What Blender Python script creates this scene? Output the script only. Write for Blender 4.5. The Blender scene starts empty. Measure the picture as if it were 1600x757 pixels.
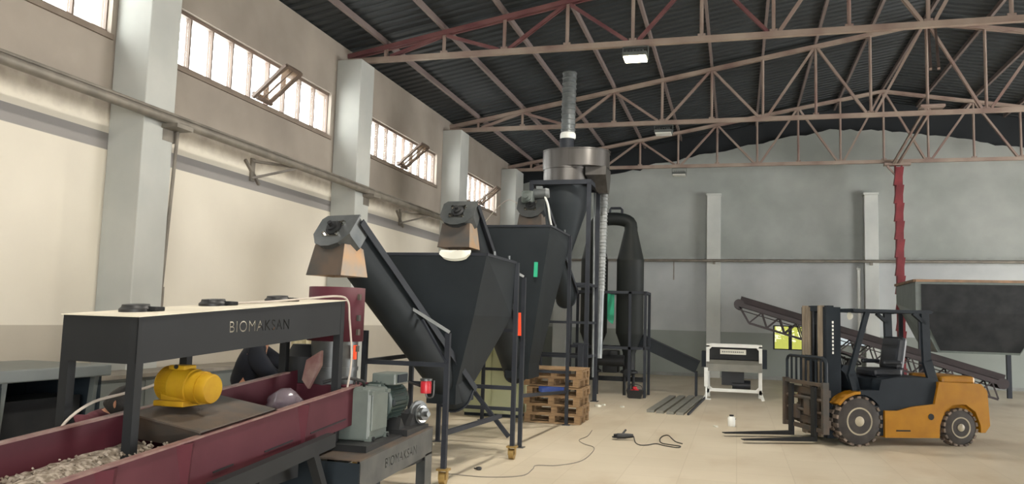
import bpy, bmesh, math, random
from mathutils import Vector, Matrix, Euler
random.seed(7)
PI = math.pi
C = bpy.context.scene.collection
SC = bpy.context.scene

# ------------------------------------------------------------------ camera
F = 1255.4; PITCH = .0957; ROLL = .0288; YAW = .2743; H = 1.65
_fw = Vector((-math.sin(YAW)*math.cos(PITCH), math.cos(YAW)*math.cos(PITCH), math.sin(PITCH)))
_rt = Vector((math.cos(YAW), math.sin(YAW), 0)); _up = _rt.cross(_fw)
R0 = _rt*math.cos(ROLL)+_up*math.sin(ROLL); U0 = -_rt*math.sin(ROLL)+_up*math.cos(ROLL)
cam_d = bpy.data.cameras.new('camera'); cam = bpy.data.objects.new('camera', cam_d); C.objects.link(cam)
cam_d.sensor_width = 36; cam_d.lens = F/1600*36; cam_d.clip_end = 300; cam_d.clip_start = .05
m = Matrix((R0, U0, -_fw)).transposed().to_4x4(); m.translation = (0, 0, H); cam.matrix_world = m
SC.camera = cam
EYE = Vector((0, 0, H))
def _d(px, py): return R0*((px-800)/F)-U0*((py-378.5)/F)+_fw
def atY(px, py, Y): v = _d(px, py); return EYE+v*(Y/v.y)
def atX(px, py, X): v = _d(px, py); return EYE+v*(X/v.x)
def atD(px, py, D): return EYE+_d(px, py)*D
def onfloor(px, py, z=0): v = _d(px, py); return EYE+v*((z-H)/v.z)

# ------------------------------------------------------------------ light
SC.view_settings.view_transform = 'Standard'; SC.view_settings.look = 'None'
SC.view_settings.exposure = -0.08; SC.view_settings.gamma = 1; SC.view_settings.use_curve_mapping = False
LAMP_W = 260      # each lit floodlight
SC.cycles.max_bounces = 8; SC.cycles.diffuse_bounces = 5; SC.cycles.transparent_max_bounces = 12
SC.cycles.sample_clamp_indirect = 4
SC.cycles.use_denoising = True
world = bpy.data.worlds.new('sky'); SC.world = world; world.use_nodes = True
bg = world.node_tree.nodes['Background']; bg.inputs[0].default_value = (1, .99, .97, 1); bg.inputs[1].default_value = 15.0
def area(name, loc, rot, sx, sy, power, col=(1, .95, .86), portal=False):
    l = bpy.data.lights.new(name, 'AREA'); l.shape = 'RECTANGLE'; l.size = sx; l.size_y = sy; l.energy = power; l.color = col
    o = bpy.data.objects.new(name, l); C.objects.link(o); o.location = loc; o.rotation_euler = rot
    if portal: l.cycles.is_portal = True
    return o
# daylight coming in through the big gate openings behind the camera and in the right wall
area('gate_daylight', (3.5, -5.6, 2.7), (-PI/2+PI, 0, 0), 8, 4.6, 80, (1, .96, .9))
area('side_gate_daylight', (15.2, 16.0, 2.6), (0, PI/2, 0), 4.6, 7, 1050, (1, .97, .92))

# ------------------------------------------------------------------ materials
def lin(h):
    r = [v/255 for v in h]
    return tuple(c/12.92 if c <= .04045 else ((c+.055)/1.055)**2.4 for c in r)+(1,)
def mat(name, a, b=None, rough=.6, metal=0, scale=3, bump=0, detail=6, lo=.35, hi=.65, stretch=None, spec=.5, coat=0):
    """procedural surface: two colours mixed by noise"""
    M = bpy.data.materials.new(name); M.use_nodes = True; nt = M.node_tree; N = nt.nodes; L = nt.links
    p = N['Principled BSDF']; p.inputs['Roughness'].default_value = rough; p.inputs['Metallic'].default_value = metal
    p.inputs['Specular IOR Level'].default_value = spec; p.inputs['Coat Weight'].default_value = coat
    tc = N.new('ShaderNodeTexCoord'); src = tc.outputs['Object']
    if stretch:
        mp = N.new('ShaderNodeMapping'); mp.inputs['Scale'].default_value = stretch; L.new(src, mp.inputs[0]); src = mp.outputs[0]
    nz = N.new('ShaderNodeTexNoise'); nz.inputs['Scale'].default_value = scale; nz.inputs['Detail'].default_value = detail
    L.new(src, nz.inputs['Vector'])
    cr = N.new('ShaderNodeValToRGB'); cr.color_ramp.elements[0].position = lo; cr.color_ramp.elements[1].position = hi
    cr.color_ramp.elements[0].color = lin(a); cr.color_ramp.elements[1].color = lin(b or a)
    L.new(nz.outputs['Fac'], cr.inputs[0]); L.new(cr.outputs[0], p.inputs['Base Color'])
    if bump:
        bp = N.new('ShaderNodeBump'); bp.inputs['Strength'].default_value = bump; bp.inputs['Distance'].default_value = .01
        L.new(nz.outputs['Fac'], bp.inputs['Height']); L.new(bp.outputs[0], p.inputs['Normal'])
    return M
def emit(name, col, s):
    M = bpy.data.materials.new(name); M.use_nodes = True; nt = M.node_tree; N = nt.nodes
    N.remove(N['Principled BSDF']); e = N.new('ShaderNodeEmission'); e.inputs[0].default_value = col; e.inputs[1].default_value = s
    nt.links.new(e.outputs[0], N['Material Output'].inputs[0]); return M
def glassy(name, tint=(1, 1, 1, 1), gl=.08, rough=.02):
    M = bpy.data.materials.new(name); M.use_nodes = True; nt = M.node_tree; N = nt.nodes; L = nt.links
    N.remove(N['Principled BSDF']); t = N.new('ShaderNodeBsdfTransparent'); t.inputs[0].default_value = tint
    g = N.new('ShaderNodeBsdfGlossy'); g.inputs['Roughness'].default_value = rough
    mx = N.new('ShaderNodeMixShader'); mx.inputs[0].default_value = gl
    L.new(t.outputs[0], mx.inputs[1]); L.new(g.outputs[0], mx.inputs[2]); L.new(mx.outputs[0], N['Material Output'].inputs[0]); return M

def wall_material(name, low, mid, high, zl, zh, band=None):
    """plaster wall: painted dado, painted middle, rougher bare plaster above"""
    M = mat(name, mid, mid, rough=.85); nt = M.node_tree; N = nt.nodes; L = nt.links; p = N['Principled BSDF']
    tc = N.new('ShaderNodeTexCoord'); sp = N.new('ShaderNodeSeparateXYZ'); L.new(tc.outputs['Object'], sp.inputs[0])
    n1 = N.new('ShaderNodeTexNoise'); n1.inputs['Scale'].default_value = .7; n1.inputs['Detail'].default_value = 8; L.new(tc.outputs['Object'], n1.inputs['Vector'])
    n2 = N.new('ShaderNodeTexNoise'); n2.inputs['Scale'].default_value = 5; n2.inputs['Detail'].default_value = 5; L.new(tc.outputs['Object'], n2.inputs['Vector'])
    # wobble the boundary heights a little
    ad = N.new('ShaderNodeMath'); ad.operation = 'MULTIPLY_ADD'; ad.inputs[1].default_value = .25; L.new(n2.outputs['Fac'], ad.inputs[0]); L.new(sp.outputs['Z'], ad.inputs[2])
    def step(src, z, w):
        mr = N.new('ShaderNodeMapRange'); mr.inputs['From Min'].default_value = z-w; mr.inputs['From Max'].default_value = z+w; L.new(src, mr.inputs['Value']); return mr.outputs[0]
    def mix(f, a, b):
        mx = N.new('ShaderNodeMix'); mx.data_type = 'RGBA'; L.new(f, mx.inputs['Factor'])
        for i, v in ((6, a), (7, b)):
            if isinstance(v, tuple): mx.inputs[i].default_value = v
            else: L.new(v, mx.inputs[i])
        return mx.outputs[2]
    def noisy(h1, h2, nz, lo=.35, hi=.68):
        cr = N.new('ShaderNodeValToRGB'); cr.color_ramp.elements[0].position = lo; cr.color_ramp.elements[1].position = hi
        cr.color_ramp.elements[0].color = lin(h1); cr.color_ramp.elements[1].color = lin(h2); L.new(nz.outputs['Fac'], cr.inputs[0]); return cr.outputs[0]
    c_low = noisy(*low, n1); c_mid = noisy(mid, mid2[name], n1); c_high = noisy(*high, n1)
    c = mix(step(sp.outputs['Z'], zl, .004), c_low, c_mid)
    c = mix(step(ad.outputs[0], zh+.12, .12), c, c_high)
    if band:
        z0, z1, col = band
        gt = step(sp.outputs['Z'], z0, .004); lt = N.new('ShaderNodeMath'); lt.operation = 'LESS_THAN'; lt.inputs[1].default_value = z1; L.new(sp.outputs['Z'], lt.inputs[0])
        ml = N.new('ShaderNodeMath'); ml.operation = 'MULTIPLY'; L.new(gt, ml.inputs[0]); L.new(lt.outputs[0], ml.inputs[1])
        c = mix(ml.outputs[0], c, lin(col))
    L.new(c, p.inputs['Base Color'])
    bp = N.new('ShaderNodeBump'); bp.inputs['Strength'].default_value = .25; bp.inputs['Distance'].default_value = .01
    L.new(n2.outputs['Fac'], bp.inputs['Height']); L.new(bp.outputs[0], p.inputs['Normal'])
    return M
mid2 = {'left_plaster': (216, 210, 195), 'end_plaster': (186, 190, 190), 'side_plaster': (207, 201, 186)}

M = {}
M['wall_left'] = wall_material('left_plaster', ((169, 162, 149), (181, 174, 159)), (207, 201, 187), ((136, 128, 119), (160, 151, 140)), 1.44, 3.98, (3.53, 3.73, (141, 138, 136)))
M['wall_end'] = wall_material('end_plaster', ((133, 139, 134), (142, 148, 143)), (166, 170, 171), ((140, 145, 141), (162, 166, 162)), 1.44, 3.72)
M['wall_side'] = wall_material('side_plaster', ((169, 162, 149), (181, 174, 159)), (191, 185, 170), ((147, 137, 126), (166, 155, 143)), 1.44, 3.98)
M['pilaster'] = mat('pilaster_paint', (168, 171, 167), (180, 182, 177), rough=.8, scale=1.2, bump=.1)
M['pilaster_end'] = mat('end_pilaster_paint', (180, 184, 181), (194, 197, 192), rough=.8, scale=1.2)
M['roof'] = mat('dark_roof_sheet', (30, 36, 40), (37, 43, 47), rough=.55, metal=.0, scale=.8)
M['gable'] = mat('dark_gable_sheet', (18, 24, 29), (25, 31, 36), rough=.7, scale=.8)
M['truss_red'] = mat('primer_red_steel', (92, 50, 54), (114, 76, 74), rough=.7, scale=1.5, stretch=(1, 1, 3))
M['truss_grey'] = mat('dusty_steel', (145, 130, 120), (120, 94, 87), rough=.7, scale=1.1, lo=.4, hi=.75)
M['truss_dust'] = mat('dust_covered_steel', (158, 144, 131), (122, 100, 92), rough=.75, scale=1.3, lo=.35, hi=.7)
M['purlin'] = mat('primer_purlin', (104, 92, 89), (118, 106, 102), rough=.7, scale=.8)
M['frame_brown'] = mat('brown_window_frame', (98, 84, 74), (112, 98, 88), rough=.6)
M['sill'] = mat('sill_plaster', (118, 106, 95), (132, 120, 108), rough=.8)
M['pipe'] = mat('grey_pipe_paint', (111, 106, 98), (133, 127, 117), rough=.5, metal=.2, scale=4)
M['dark'] = mat('anthracite_paint', (24, 32, 38), (31, 39, 45), spec=.25, rough=.6, scale=2.5, bump=.02)
M['hopper'] = mat('anthracite_bin_paint', (26, 32, 36), (33, 39, 43), spec=.25, rough=.6, scale=1.8, bump=.03)
M['frame_dark'] = mat('charcoal_frame_paint', (36, 39, 46), (44, 48, 54), spec=.25, rough=.6, scale=3)
M['beam'] = mat('grey_beam_paint', (27, 29, 31), (32, 34, 36), spec=.25, rough=.6, scale=2.2)
M['steel'] = mat('bare_grey_steel', (74, 78, 79), (94, 96, 96), rough=.42, metal=.55, scale=5)
M['rust'] = mat('rusty_steel', (88, 74, 62), (65, 63, 60), rough=.6, metal=.25, scale=4)
M['rustlight'] = mat('heat_stained_steel', (169, 135, 100), (139, 131, 120), rough=.5, metal=.3, scale=5)
M['galv'] = mat('galvanised_duct', (120, 124, 124), (138, 141, 140), rough=.5, metal=.3, scale=6)
M['galv_dull'] = mat('dull_galvanised_duct', (104, 110, 112), (122, 126, 126), rough=.45, metal=.5, scale=6)
M['cyclone'] = mat('brushed_grey_steel', (77, 75, 73), (93, 91, 89), rough=.38, metal=.6, scale=2, stretch=(3, 3, .3))
M['tank'] = mat('dark_tank_paint', (22, 27, 28), (30, 33, 31), spec=.25, rough=.6, scale=1.6, bump=.03)
M['darkmetal'] = mat('blackened_metal', (28, 30, 32), (42, 43, 44), spec=.25, rough=.6, metal=.2)
M['red'] = mat('maroon_paint', (70, 28, 37), (79, 36, 45), spec=.25, rough=.6, scale=2.5, bump=.02)
M['redlight'] = mat('worn_red_edge', (126, 103, 95), (106, 72, 70), rough=.5, scale=9)
M['mast'] = mat('dusty_mast_steel', (140, 128, 110), (104, 94, 80), rough=.6, metal=.1, scale=4, stretch=(3, 3, .6))
M['profile'] = mat('pale_steel_profile', (128, 127, 118), (112, 112, 105), rough=.5, metal=.2, scale=3)
M['redcol'] = mat('deep_red_column_paint', (106, 31, 38), (130, 44, 51), rough=.6, scale=3)
M['yellow'] = mat('yellow_motor_paint', (164, 129, 18), (147, 110, 16), spec=.25, rough=.6, scale=6)
M['fyellow'] = mat('forklift_yellow', (154, 106, 8), (140, 94, 6), rough=.4, scale=4)
M['fgrey'] = mat('forklift_dark_grey', (22, 29, 36), (27, 35, 42), spec=.25, rough=.6, scale=4)
M['seat'] = mat('black_vinyl', (20, 24, 29), (28, 33, 41), rough=.5)
M['rubber'] = mat('dusty_rubber', (42, 39, 37), (58, 53, 49), rough=.8, scale=7)
M['rubber_dust'] = mat('tyre_tread_dust', (124, 109, 96), (74, 66, 60), rough=.9, scale=9)
M['rim'] = mat('beige_rim', (163, 154, 132), (133, 125, 107), rough=.5, scale=6)
M['chrome'] = mat('chrome', (200, 200, 196), (176, 176, 170), rough=.18, metal=1)
M['gear'] = mat('grey_green_cast_paint', (98, 106, 101), (86, 94, 90), rough=.4, scale=5)
M['motorgreen'] = mat('dark_green_motor_paint', (36, 50, 47), (47, 62, 59), rough=.4, scale=6)
M['white'] = mat('white_paint', (228, 230, 225), (214, 216, 211), rough=.5)
M['offwhite'] = mat('off_white_plate', (212, 211, 198), (196, 196, 184), rough=.5)
M['grey'] = mat('mid_grey_paint', (95, 100, 98), (85, 90, 88), rough=.5)
M['greenpale'] = mat('pale_green_paint', (169, 173, 136), (181, 184, 148), rough=.6, scale=1.2)
M['orange'] = mat('orange_fabric', (255, 90, 46), (242, 78, 40), rough=.7)
M['teal'] = mat('green_strip', (31, 156, 116), (35, 171, 128), rough=.5)
M['wood'] = mat('pallet_wood', (150, 122, 88), (118, 94, 66), rough=.8, scale=5, stretch=(1, 6, 6), bump=.1)
M['blue'] = mat('blue_tarpaulin', (39, 70, 143), (31, 58, 124), rough=.5)
M['brass'] = mat('yellow_zinc', (169, 141, 85), (138, 115, 69), rough=.4, metal=.5)
M['black'] = mat('black_plastic', (18, 19, 20), (27, 28, 29), rough=.5)
M['redplastic'] = mat('red_plastic', (194, 42, 53), (173, 34, 45), rough=.35)
M['cable'] = mat('pale_cable', (179, 170, 159), (165, 156, 146), rough=.6)
M['feedstock'] = mat('crushed_feedstock', (109, 98, 85), (161, 151, 138), rough=.95, scale=28, bump=.8, lo=.42, hi=.62)
M['navy'] = mat('navy_jacket', (13, 17, 27), (18, 23, 34), rough=.85, scale=8, bump=.2)
M['trousers'] = mat('dark_trousers', (34, 36, 42), (43, 45, 51), rough=.9, scale=8)
M['maroon_cloth'] = mat('dark_red_shirt', (74, 31, 40), (92, 42, 51), rough=.85, scale=8)
M['skin'] = mat('skin', (168, 118, 90), (181, 132, 104), rough=.55)
M['hair'] = mat('black_hair', (16, 14, 13), (27, 24, 23), rough=.6, scale=30, bump=.5)
M['curtain'] = mat('cream_strip_cloth', (216, 208, 176), (198, 190, 160), rough=.8)
M['plaster_white'] = mat('painted_ledge', (207, 200, 182), (192, 185, 168), rough=.8)
M['conc_trim'] = mat('base_concrete', (141, 143, 140), (124, 126, 123), rough=.8)
M['belt'] = mat('belt_rubber', (27, 21, 23), (42, 32, 34), rough=.75, scale=5)
M['conv'] = mat('conveyor_maroon', (36, 27, 29), (44, 34, 37), rough=.55)
M['wood_top'] = mat('rusted_bin_edge', (141, 111, 85), (110, 90, 72), rough=.7)
M['glass'] = glassy('clear_glass', (.96, .97, .96, 1), .06)
M['glass_green'] = glassy('yellow_green_glass', (.215, .22, .10, 1), .05)
M['glass_blue'] = glassy('pale_glass', (.21, .225, .23, 1), .05)
M['lamp'] = emit('lamp_lens', (1, .86, .55, 1), 30)
M['lampoff'] = mat('lamp_diffuser', (230, 230, 224), (220, 220, 214), rough=.4)

vg = mat('streaky_vent_glass', (196, 176, 156), (150, 128, 108), rough=.25, scale=6, stretch=(1, 5, .6)); vg.node_tree.nodes['Principled BSDF'].inputs['Alpha'].default_value = .6  # partly see-through pane, streaks of two beige tones
M['vent_glass'] = vg
# plastic bag: thin translucent film
pb = mat('clear_plastic_film', (150, 138, 146), (128, 118, 126), rough=.2); pb.node_tree.nodes['Principled BSDF'].inputs['Alpha'].default_value = .45
M['bag'] = pb

# floor: beige polished concrete, faint joints, dusty stains
def floor_material():
    Mt = mat('dusty_concrete_floor', (191, 179, 157), (206, 195, 174), rough=.42, scale=.55, detail=9, lo=.3, hi=.7)
    nt = Mt.node_tree; N = nt.nodes; L = nt.links; p = N['Principled BSDF']
    cr = [n for n in N if n.type == 'VALTORGB'][0]; tc = [n for n in N if n.type == 'TEX_COORD'][0]
    br = N.new('ShaderNodeTexBrick'); br.offset = 0; br.inputs['Scale'].default_value = 1
    br.inputs['Brick Width'].default_value = .6; br.inputs['Row Height'].default_value = .6; br.inputs['Mortar Size'].default_value = .006
    br.inputs['Color1'].default_value = (1, 1, 1, 1); br.inputs['Color2'].default_value = (.94, .94, .93, 1); br.inputs['Mortar'].default_value = (.86, .85, .83, 1)
    L.new(tc.outputs['Object'], br.inputs['Vector'])
    mx = N.new('ShaderNodeMix'); mx.data_type = 'RGBA'; mx.blend_type = 'MULTIPLY'; mx.inputs['Factor'].default_value = 1
    L.new(cr.outputs[0], mx.inputs[6]); L.new(br.outputs['Color'], mx.inputs[7])
    # brownish dirt patches
    mp = N.new('ShaderNodeMapping'); mp.inputs['Scale'].default_value = (.9, .35, 1); L.new(tc.outputs['Object'], mp.inputs[0])
    nz = N.new('ShaderNodeTexNoise'); nz.inputs['Scale'].default_value = 1.3; nz.inputs['Detail'].default_value = 7; L.new(mp.outputs[0], nz.inputs['Vector'])
    c2 = N.new('ShaderNodeValToRGB'); c2.color_ramp.elements[0].position = .52; c2.color_ramp.elements[1].position = .75
    c2.color_ramp.elements[0].color = (0, 0, 0, 1); c2.color_ramp.elements[1].color = (.55, .55, .55, 1); L.new(nz.outputs['Fac'], c2.inputs[0])
    m2 = N.new('ShaderNodeMix'); m2.data_type = 'RGBA'; L.new(c2.outputs[0], m2.inputs['Factor']); L.new(mx.outputs[2], m2.inputs[6]); m2.inputs[7].default_value = lin((157, 135, 104))
    L.new(m2.outputs[2], p.inputs['Base Color'])
    return Mt
M['floor'] = floor_material()

# ------------------------------------------------------------------ mesh helpers
class MB:
    def __init__(s, off=(0, 0, 0), frame=None): s.bm = bmesh.new(); s.off = Vector(off); s.T = frame or Matrix()
    def v(s, p): return s.bm.verts.new((s.T @ Vector(p)))
    def poly(s, pts):
        vs = [s.v(p) for p in pts]; return s.bm.faces.new(vs)
    def box(s, c, size, rot=None, bevel=0):
        hx, hy, hz = [a/2 for a in size]; Rm = rot.to_matrix() if isinstance(rot, Euler) else (rot or Matrix.Identity(3)); c = Vector(c)
        P = [c+Rm@Vector((x*hx, y*hy, z*hz)) for x in (-1, 1) for y in (-1, 1) for z in (-1, 1)]
        vs = [s.v(p) for p in P]
        fs = [s.bm.faces.new([vs[i] for i in f]) for f in ((0, 1, 3, 2), (4, 6, 7, 5), (0, 4, 5, 1), (2, 3, 7, 6), (0, 2, 6, 4), (1, 5, 7, 3))]
        if bevel:
            es = {e for f in fs for e in f.edges}
            bmesh.ops.bevel(s.bm, geom=list(es), offset=bevel, segments=2, affect='EDGES', profile=.5)
        return s
    def b2(s, x0, x1, y0, y1, z0, z1, bevel=0): return s.box(((x0+x1)/2, (y0+y1)/2, (z0+z1)/2), (abs(x1-x0), abs(y1-y0), abs(z1-z0)), None, bevel)
    def bar(s, p0, p1, w, h=None, up=(0, 0, 1), bevel=0):
        p0 = Vector(p0); p1 = Vector(p1); z = p1-p0; L = z.length; z.normalize(); u = Vector(up)
        if abs(z.dot(u)) > .98: u = Vector((1, 0, 0))
        x = u.cross(z).normalized(); y = z.cross(x)
        return s.box((p0+p1)/2, (w, h or w, L), Matrix((x, y, z)).transposed(), bevel)
    def loft(s, rings, cap=True, closed=True):
        R = [[s.v(p) for p in r] for r in rings]; n = len(R[0])
        for a, b in zip(R, R[1:]):
            for i in range(n if closed else n-1): s.bm.faces.new((a[i], a[(i+1) % n], b[(i+1) % n], b[i]))
        if cap and closed:
            s.bm.faces.new(list(reversed(R[0]))); s.bm.faces.new(R[-1])
        return s
    def tube(s, p0, p1, r0, r1=None, n=20, cap=True):
        r1 = r0 if r1 is None else r1
        p0 = Vector(p0); p1 = Vector(p1); z = (p1-p0).normalized(); u = Vector((0, 0, 1)) if abs(z.z) < .95 else Vector((1, 0, 0))
        x = u.cross(z).normalized(); y = z.cross(x)
        return s.loft([[p+(x*math.cos(2*PI*i/n)+y*math.sin(2*PI*i/n))*r for i in range(n)] for p, r in ((p0, r0), (p1, r1))], cap)
    def lathe(s, p, axis, prof, n=28, cap=True):
        """prof = [(radius, distance along axis)]"""
        p = Vector(p); z = Vector(axis).normalized(); u = Vector((0, 0, 1)) if abs(z.z) < .95 else Vector((1, 0, 0))
        x = u.cross(z).normalized(); y = z.cross(x)
        return s.loft([[p+z*t+(x*math.cos(2*PI*i/n)+y*math.sin(2*PI*i/n))*max(r, .0005) for i in range(n)] for r, t in prof], cap)
    def path(s, pts, r, n=10):
        pts = [Vector(p) for p in pts]; rings = []; prev = None
        for i, p in enumerate(pts):
            t = (pts[min(i+1, len(pts)-1)]-pts[max(i-1, 0)]).normalized()
            if prev is None:
                u = Vector((0, 0, 1)) if abs(t.z) < .9 else Vector((1, 0, 0)); x = u.cross(t).normalized()
            else: x = (prev-t*prev.dot(t)).normalized()
            prev = x; y = t.cross(x)
            rr = r[i] if isinstance(r, (list, tuple)) else r
            rings.append([p+(x*math.cos(2*PI*k/n)+y*math.sin(2*PI*k/n))*rr for k in range(n)])
        return s.loft(rings)
    def prism(s, pts, ext):
        """extrude a polygon (3-D points) by the vector ext"""
        ext = Vector(ext); return s.loft([pts, [Vector(p)+ext for p in pts]])
    def ball(s, c, r, sc=(1, 1, 1), n=16):
        c = Vector(c); rings = []
        for i in range(1, n//2+1):
            a = -PI/2+PI*(i-.5)/(n//2)
            rings.append([c+Vector((math.cos(a)*math.cos(2*PI*k/n)*r*sc[0], math.cos(a)*math.sin(2*PI*k/n)*r*sc[1], math.sin(a)*r*sc[2])) for k in range(n)])
        return s.loft(rings)
    def build(s, name, m, parent=None, smooth=False, local=None):
        bm = s.bm
        if s.off.length: bmesh.ops.translate(bm, verts=bm.verts, vec=-s.off)
        bmesh.ops.recalc_face_normals(bm, faces=bm.faces)
        me = bpy.data.meshes.new(name); bm.to_mesh(me); bm.free(); me.materials.append(M[m] if isinstance(m, str) else m)
        if smooth:
            for f in me.polygons: f.use_smooth = True
            me.set_sharp_from_angle(angle=math.radians(38))
        o = bpy.data.objects.new(name, me); C.objects.link(o)
        if parent: o.parent = parent
        return o
def crv(pts, k=6):
    """Catmull-Rom through points"""
    pts = [Vector(p) for p in pts]; out = []
    P = [pts[0]*2-pts[1]]+pts+[pts[-1]*2-pts[-2]]
    for i in range(1, len(P)-2):
        for j in range(k):
            t = j/k; a, b, c, d = P[i-1], P[i], P[i+1], P[i+2]
            out.append(.5*((2*b)+(-a+c)*t+(2*a-5*b+4*c-d)*t*t+(-a+3*b-3*c+d)*t**3))
    return out+[pts[-1]]
def tag(o, label=None, cat=None, group=None, kind=None):
    if label: o['label'] = label
    if cat: o['category'] = cat
    if group: o['group'] = group
    if kind: o['kind'] = kind
    return o
def thing(name, label, cat, loc=(0, 0, 0), rz=0, group=None):
    o = bpy.data.objects.new(name, None); C.objects.link(o); o.location = loc; o.rotation_euler.z = rz; o.empty_display_size = .1
    return tag(o, label, cat, group)
def solo(mb, name, m, label, cat, loc, group=None, smooth=False):
    """a thing that is one mesh, origin at loc"""
    mb.off = Vector(loc); o = mb.build(name, m, None, smooth); o.location = loc; return tag(o, label, cat, group)
def struct(name, mb, m, smooth=False):
    o = mb.build(name, m, None, smooth); o['kind'] = 'structure'; return o
def copy_tree(o, parent=None):
    c = o.copy(); C.objects.link(c)
    if parent: c.parent = parent
    for ch in [x for x in bpy.data.objects if x.parent == o]: copy_tree(ch, c)
    return c

# ------------------------------------------------------------------ the hall
XL = -7.26; XR = 15.5; XC = 4.12; YB = 26.5; YF = -6.0; EAVE = 6.62; SL = .176
def roofz(x): return EAVE+SL*(x-XL) if x < XC else EAVE+SL*(XC-XL)-SL*(x-XC)
mb = MB(); mb.b2(XL-.3, XR+.3, YF-3, YB+.3, -.2, 0); struct('floor', mb, 'floor')
BAY = [13.75+5.68*k for k in (-3, -2, -1, 0, 1, 2)]   # trusses at 2.39? .. 25.1
TY = [2.4, 8.1, 13.75, 19.5, 25.1]
WZ0, WZ1 = 4.93, 5.73
WIN = [(-2.9, 1.6), (3.1, 7.72), (8.75, 13.14), (14.86, 18.63), (20.65, 23.87)]
mb = MB()
mb.b2(XL-.3, XL, YF, YB+.3, 0, WZ0); mb.b2(XL-.3, XL, YF, YB+.3, WZ1, roofz(XL)+.14)
ys = [YF]+[y for w in WIN for y in w]+[YB+.3]
for a, b in zip(ys[::2], ys[1::2]): mb.b2(XL-.3, XL, a, b, WZ0, WZ1)
struct('wall_left', mb, 'wall_left')
# back wall with the ragged top edge, and the dark sheet gable standing behind it
top = [(XL, 6.35), (-5.6, 6.42), (-4.3, 6.5), (-3.6, 6.66), (-3.1, 6.72), (-2.6, 6.95), (-1.9, 7.0), (-1.2, 7.18), (-.6, 7.24), (.1, 7.42), (.8, 7.5), (1.4, 7.66), (2.1, 7.72), (2.8, 7.86), (3.6, 7.82), (4.4, 7.8), (5.2, 7.64), (6.2, 7.52), (7.6, 7.2), (9.4, 6.9), (12, 6.55), (XR, 6.3)]
rag = []
for (x0, z0), (x1, z1) in zip(top, top[1:]):
    n = max(2, int((x1-x0)/.18))
    for i in range(n):
        t = i/n; rag.append((x0+(x1-x0)*t, z0+(z1-z0)*t+random.uniform(-.045, .03)))
rag.append(top[-1])
holes = [(1.09, 2.62, .94, 1.69), (2.94, 3.9, 1.12, 1.6)]
mb = MB()
xs = sorted({XL, XR, *[h[0] for h in holes], *[h[1] for h in holes]})
for a, b in zip(xs, xs[1:]):
    h = [q for q in holes if q[0] == a]
    if h: mb.b2(a, b, YB, YB+.25, 0, h[0][2]); mb.b2(a, b, YB, YB+.25, h[0][3], 2)
    else: mb.b2(a, b, YB, YB+.25, 0, 2)
mb.loft([[(x, YB, 2), (x, YB, z), (x, YB+.25, z), (x, YB+.25, 2)] for x, z in rag])
struct('wall_back', mb, 'wall_end')
mb = MB(); mb.prism([(XL-.34, YB+.255, 6), (XL-.34, YB+.255, roofz(XL)+.13), (XC, YB+.255, roofz(XC)+.19), (XR+.34, YB+.255, roofz(XR)+.13), (XR+.34, YB+.255, 6)], (0, .1, 0)); struct('wall_gable', mb, 'gable')
# right wall with its gate opening, front wall with the main gate opening
mb = MB()
mb.b2(XR, XR+.3, YF, 12.5, 0, 6.75); mb.b2(XR, XR+.3, 19.5, YB+.3, 0, 6.75); mb.b2(XR, XR+.3, 12.5, 19.5, 5, 6.75); struct('wall_right', mb, 'wall_side')
mb = MB()
mb.b2(XL, -.5, YF-.3, YF, 0, 7); mb.b2(7.5, XR, YF-.3, YF, 0, 7); mb.b2(-.5, 7.5, YF-.3, YF, 5, 7)
mb.prism([(XL, YF-.3, 7), (XL+1.6, YF-.3, 7), (XC, YF-.3, roofz(XC)), (XR-1.6, YF-.3, 7), (XR, YF-.3, 7)][1:4], (0, .3, 0)); struct('wall_front', mb, 'wall_side')
# corrugated roof, ribs running down the slope
prof = []; y = YF-.4; pitch = .25
while y < YB+.5:
    for dy, dz in ((0, 0), (.11, 0), (.14, .035), (.22, .035)): prof.append((y+dy, dz))
    y += pitch
mb = MB()
for xa, xb in ((XL-.35, XC), (XC, XR+.35)):
    for lift in (.16,):
        mb.loft([[(xa, yy, roofz(xa)+lift+dz) for yy, dz in prof], [(xb, yy, roofz(xb)+lift+dz) for yy, dz in prof]], cap=False, closed=False)
struct('ceiling', mb, 'roof')
o = bpy.data.objects['ceiling']; md = o.modifiers.new('thickness', 'SOLIDIFY'); md.thickness = .02; md.offset = 1

# left wall pilasters
PW = .5
for i, (y0, y1) in enumerate([(1.95, 2.5), (7.8, 8.32), (13.3, 13.86), (18.98, 19.6), (24.3, 25.2)], 1):
    mb = MB(); mb.b2(XL, XL+PW, y0, y1, 0, 6.42, .012); struct(f'trim_{i}', mb, 'pilaster')
for i, (x0, x1, zt) in enumerate([(-5.9, -5.45, 5.9), (-.93, -.5, 5.84), (3.73, 4.12, 5.8), (8.6, 9.0, 5.8)], 6):
    mb = MB(); mb.b2(x0, x1, YB-.28, YB, 0, zt-.07, .01); mb.b2(x0-.02, x1+.02, YB-.31, YB, zt-.07, zt); struct(f'trim_{i}', mb, 'pilaster_end')
mb = MB(); mb.b2(XL+.02, XR, YB-.03, YB, 0, .1); struct('baseboard_back', mb, 'conc_trim')

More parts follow.
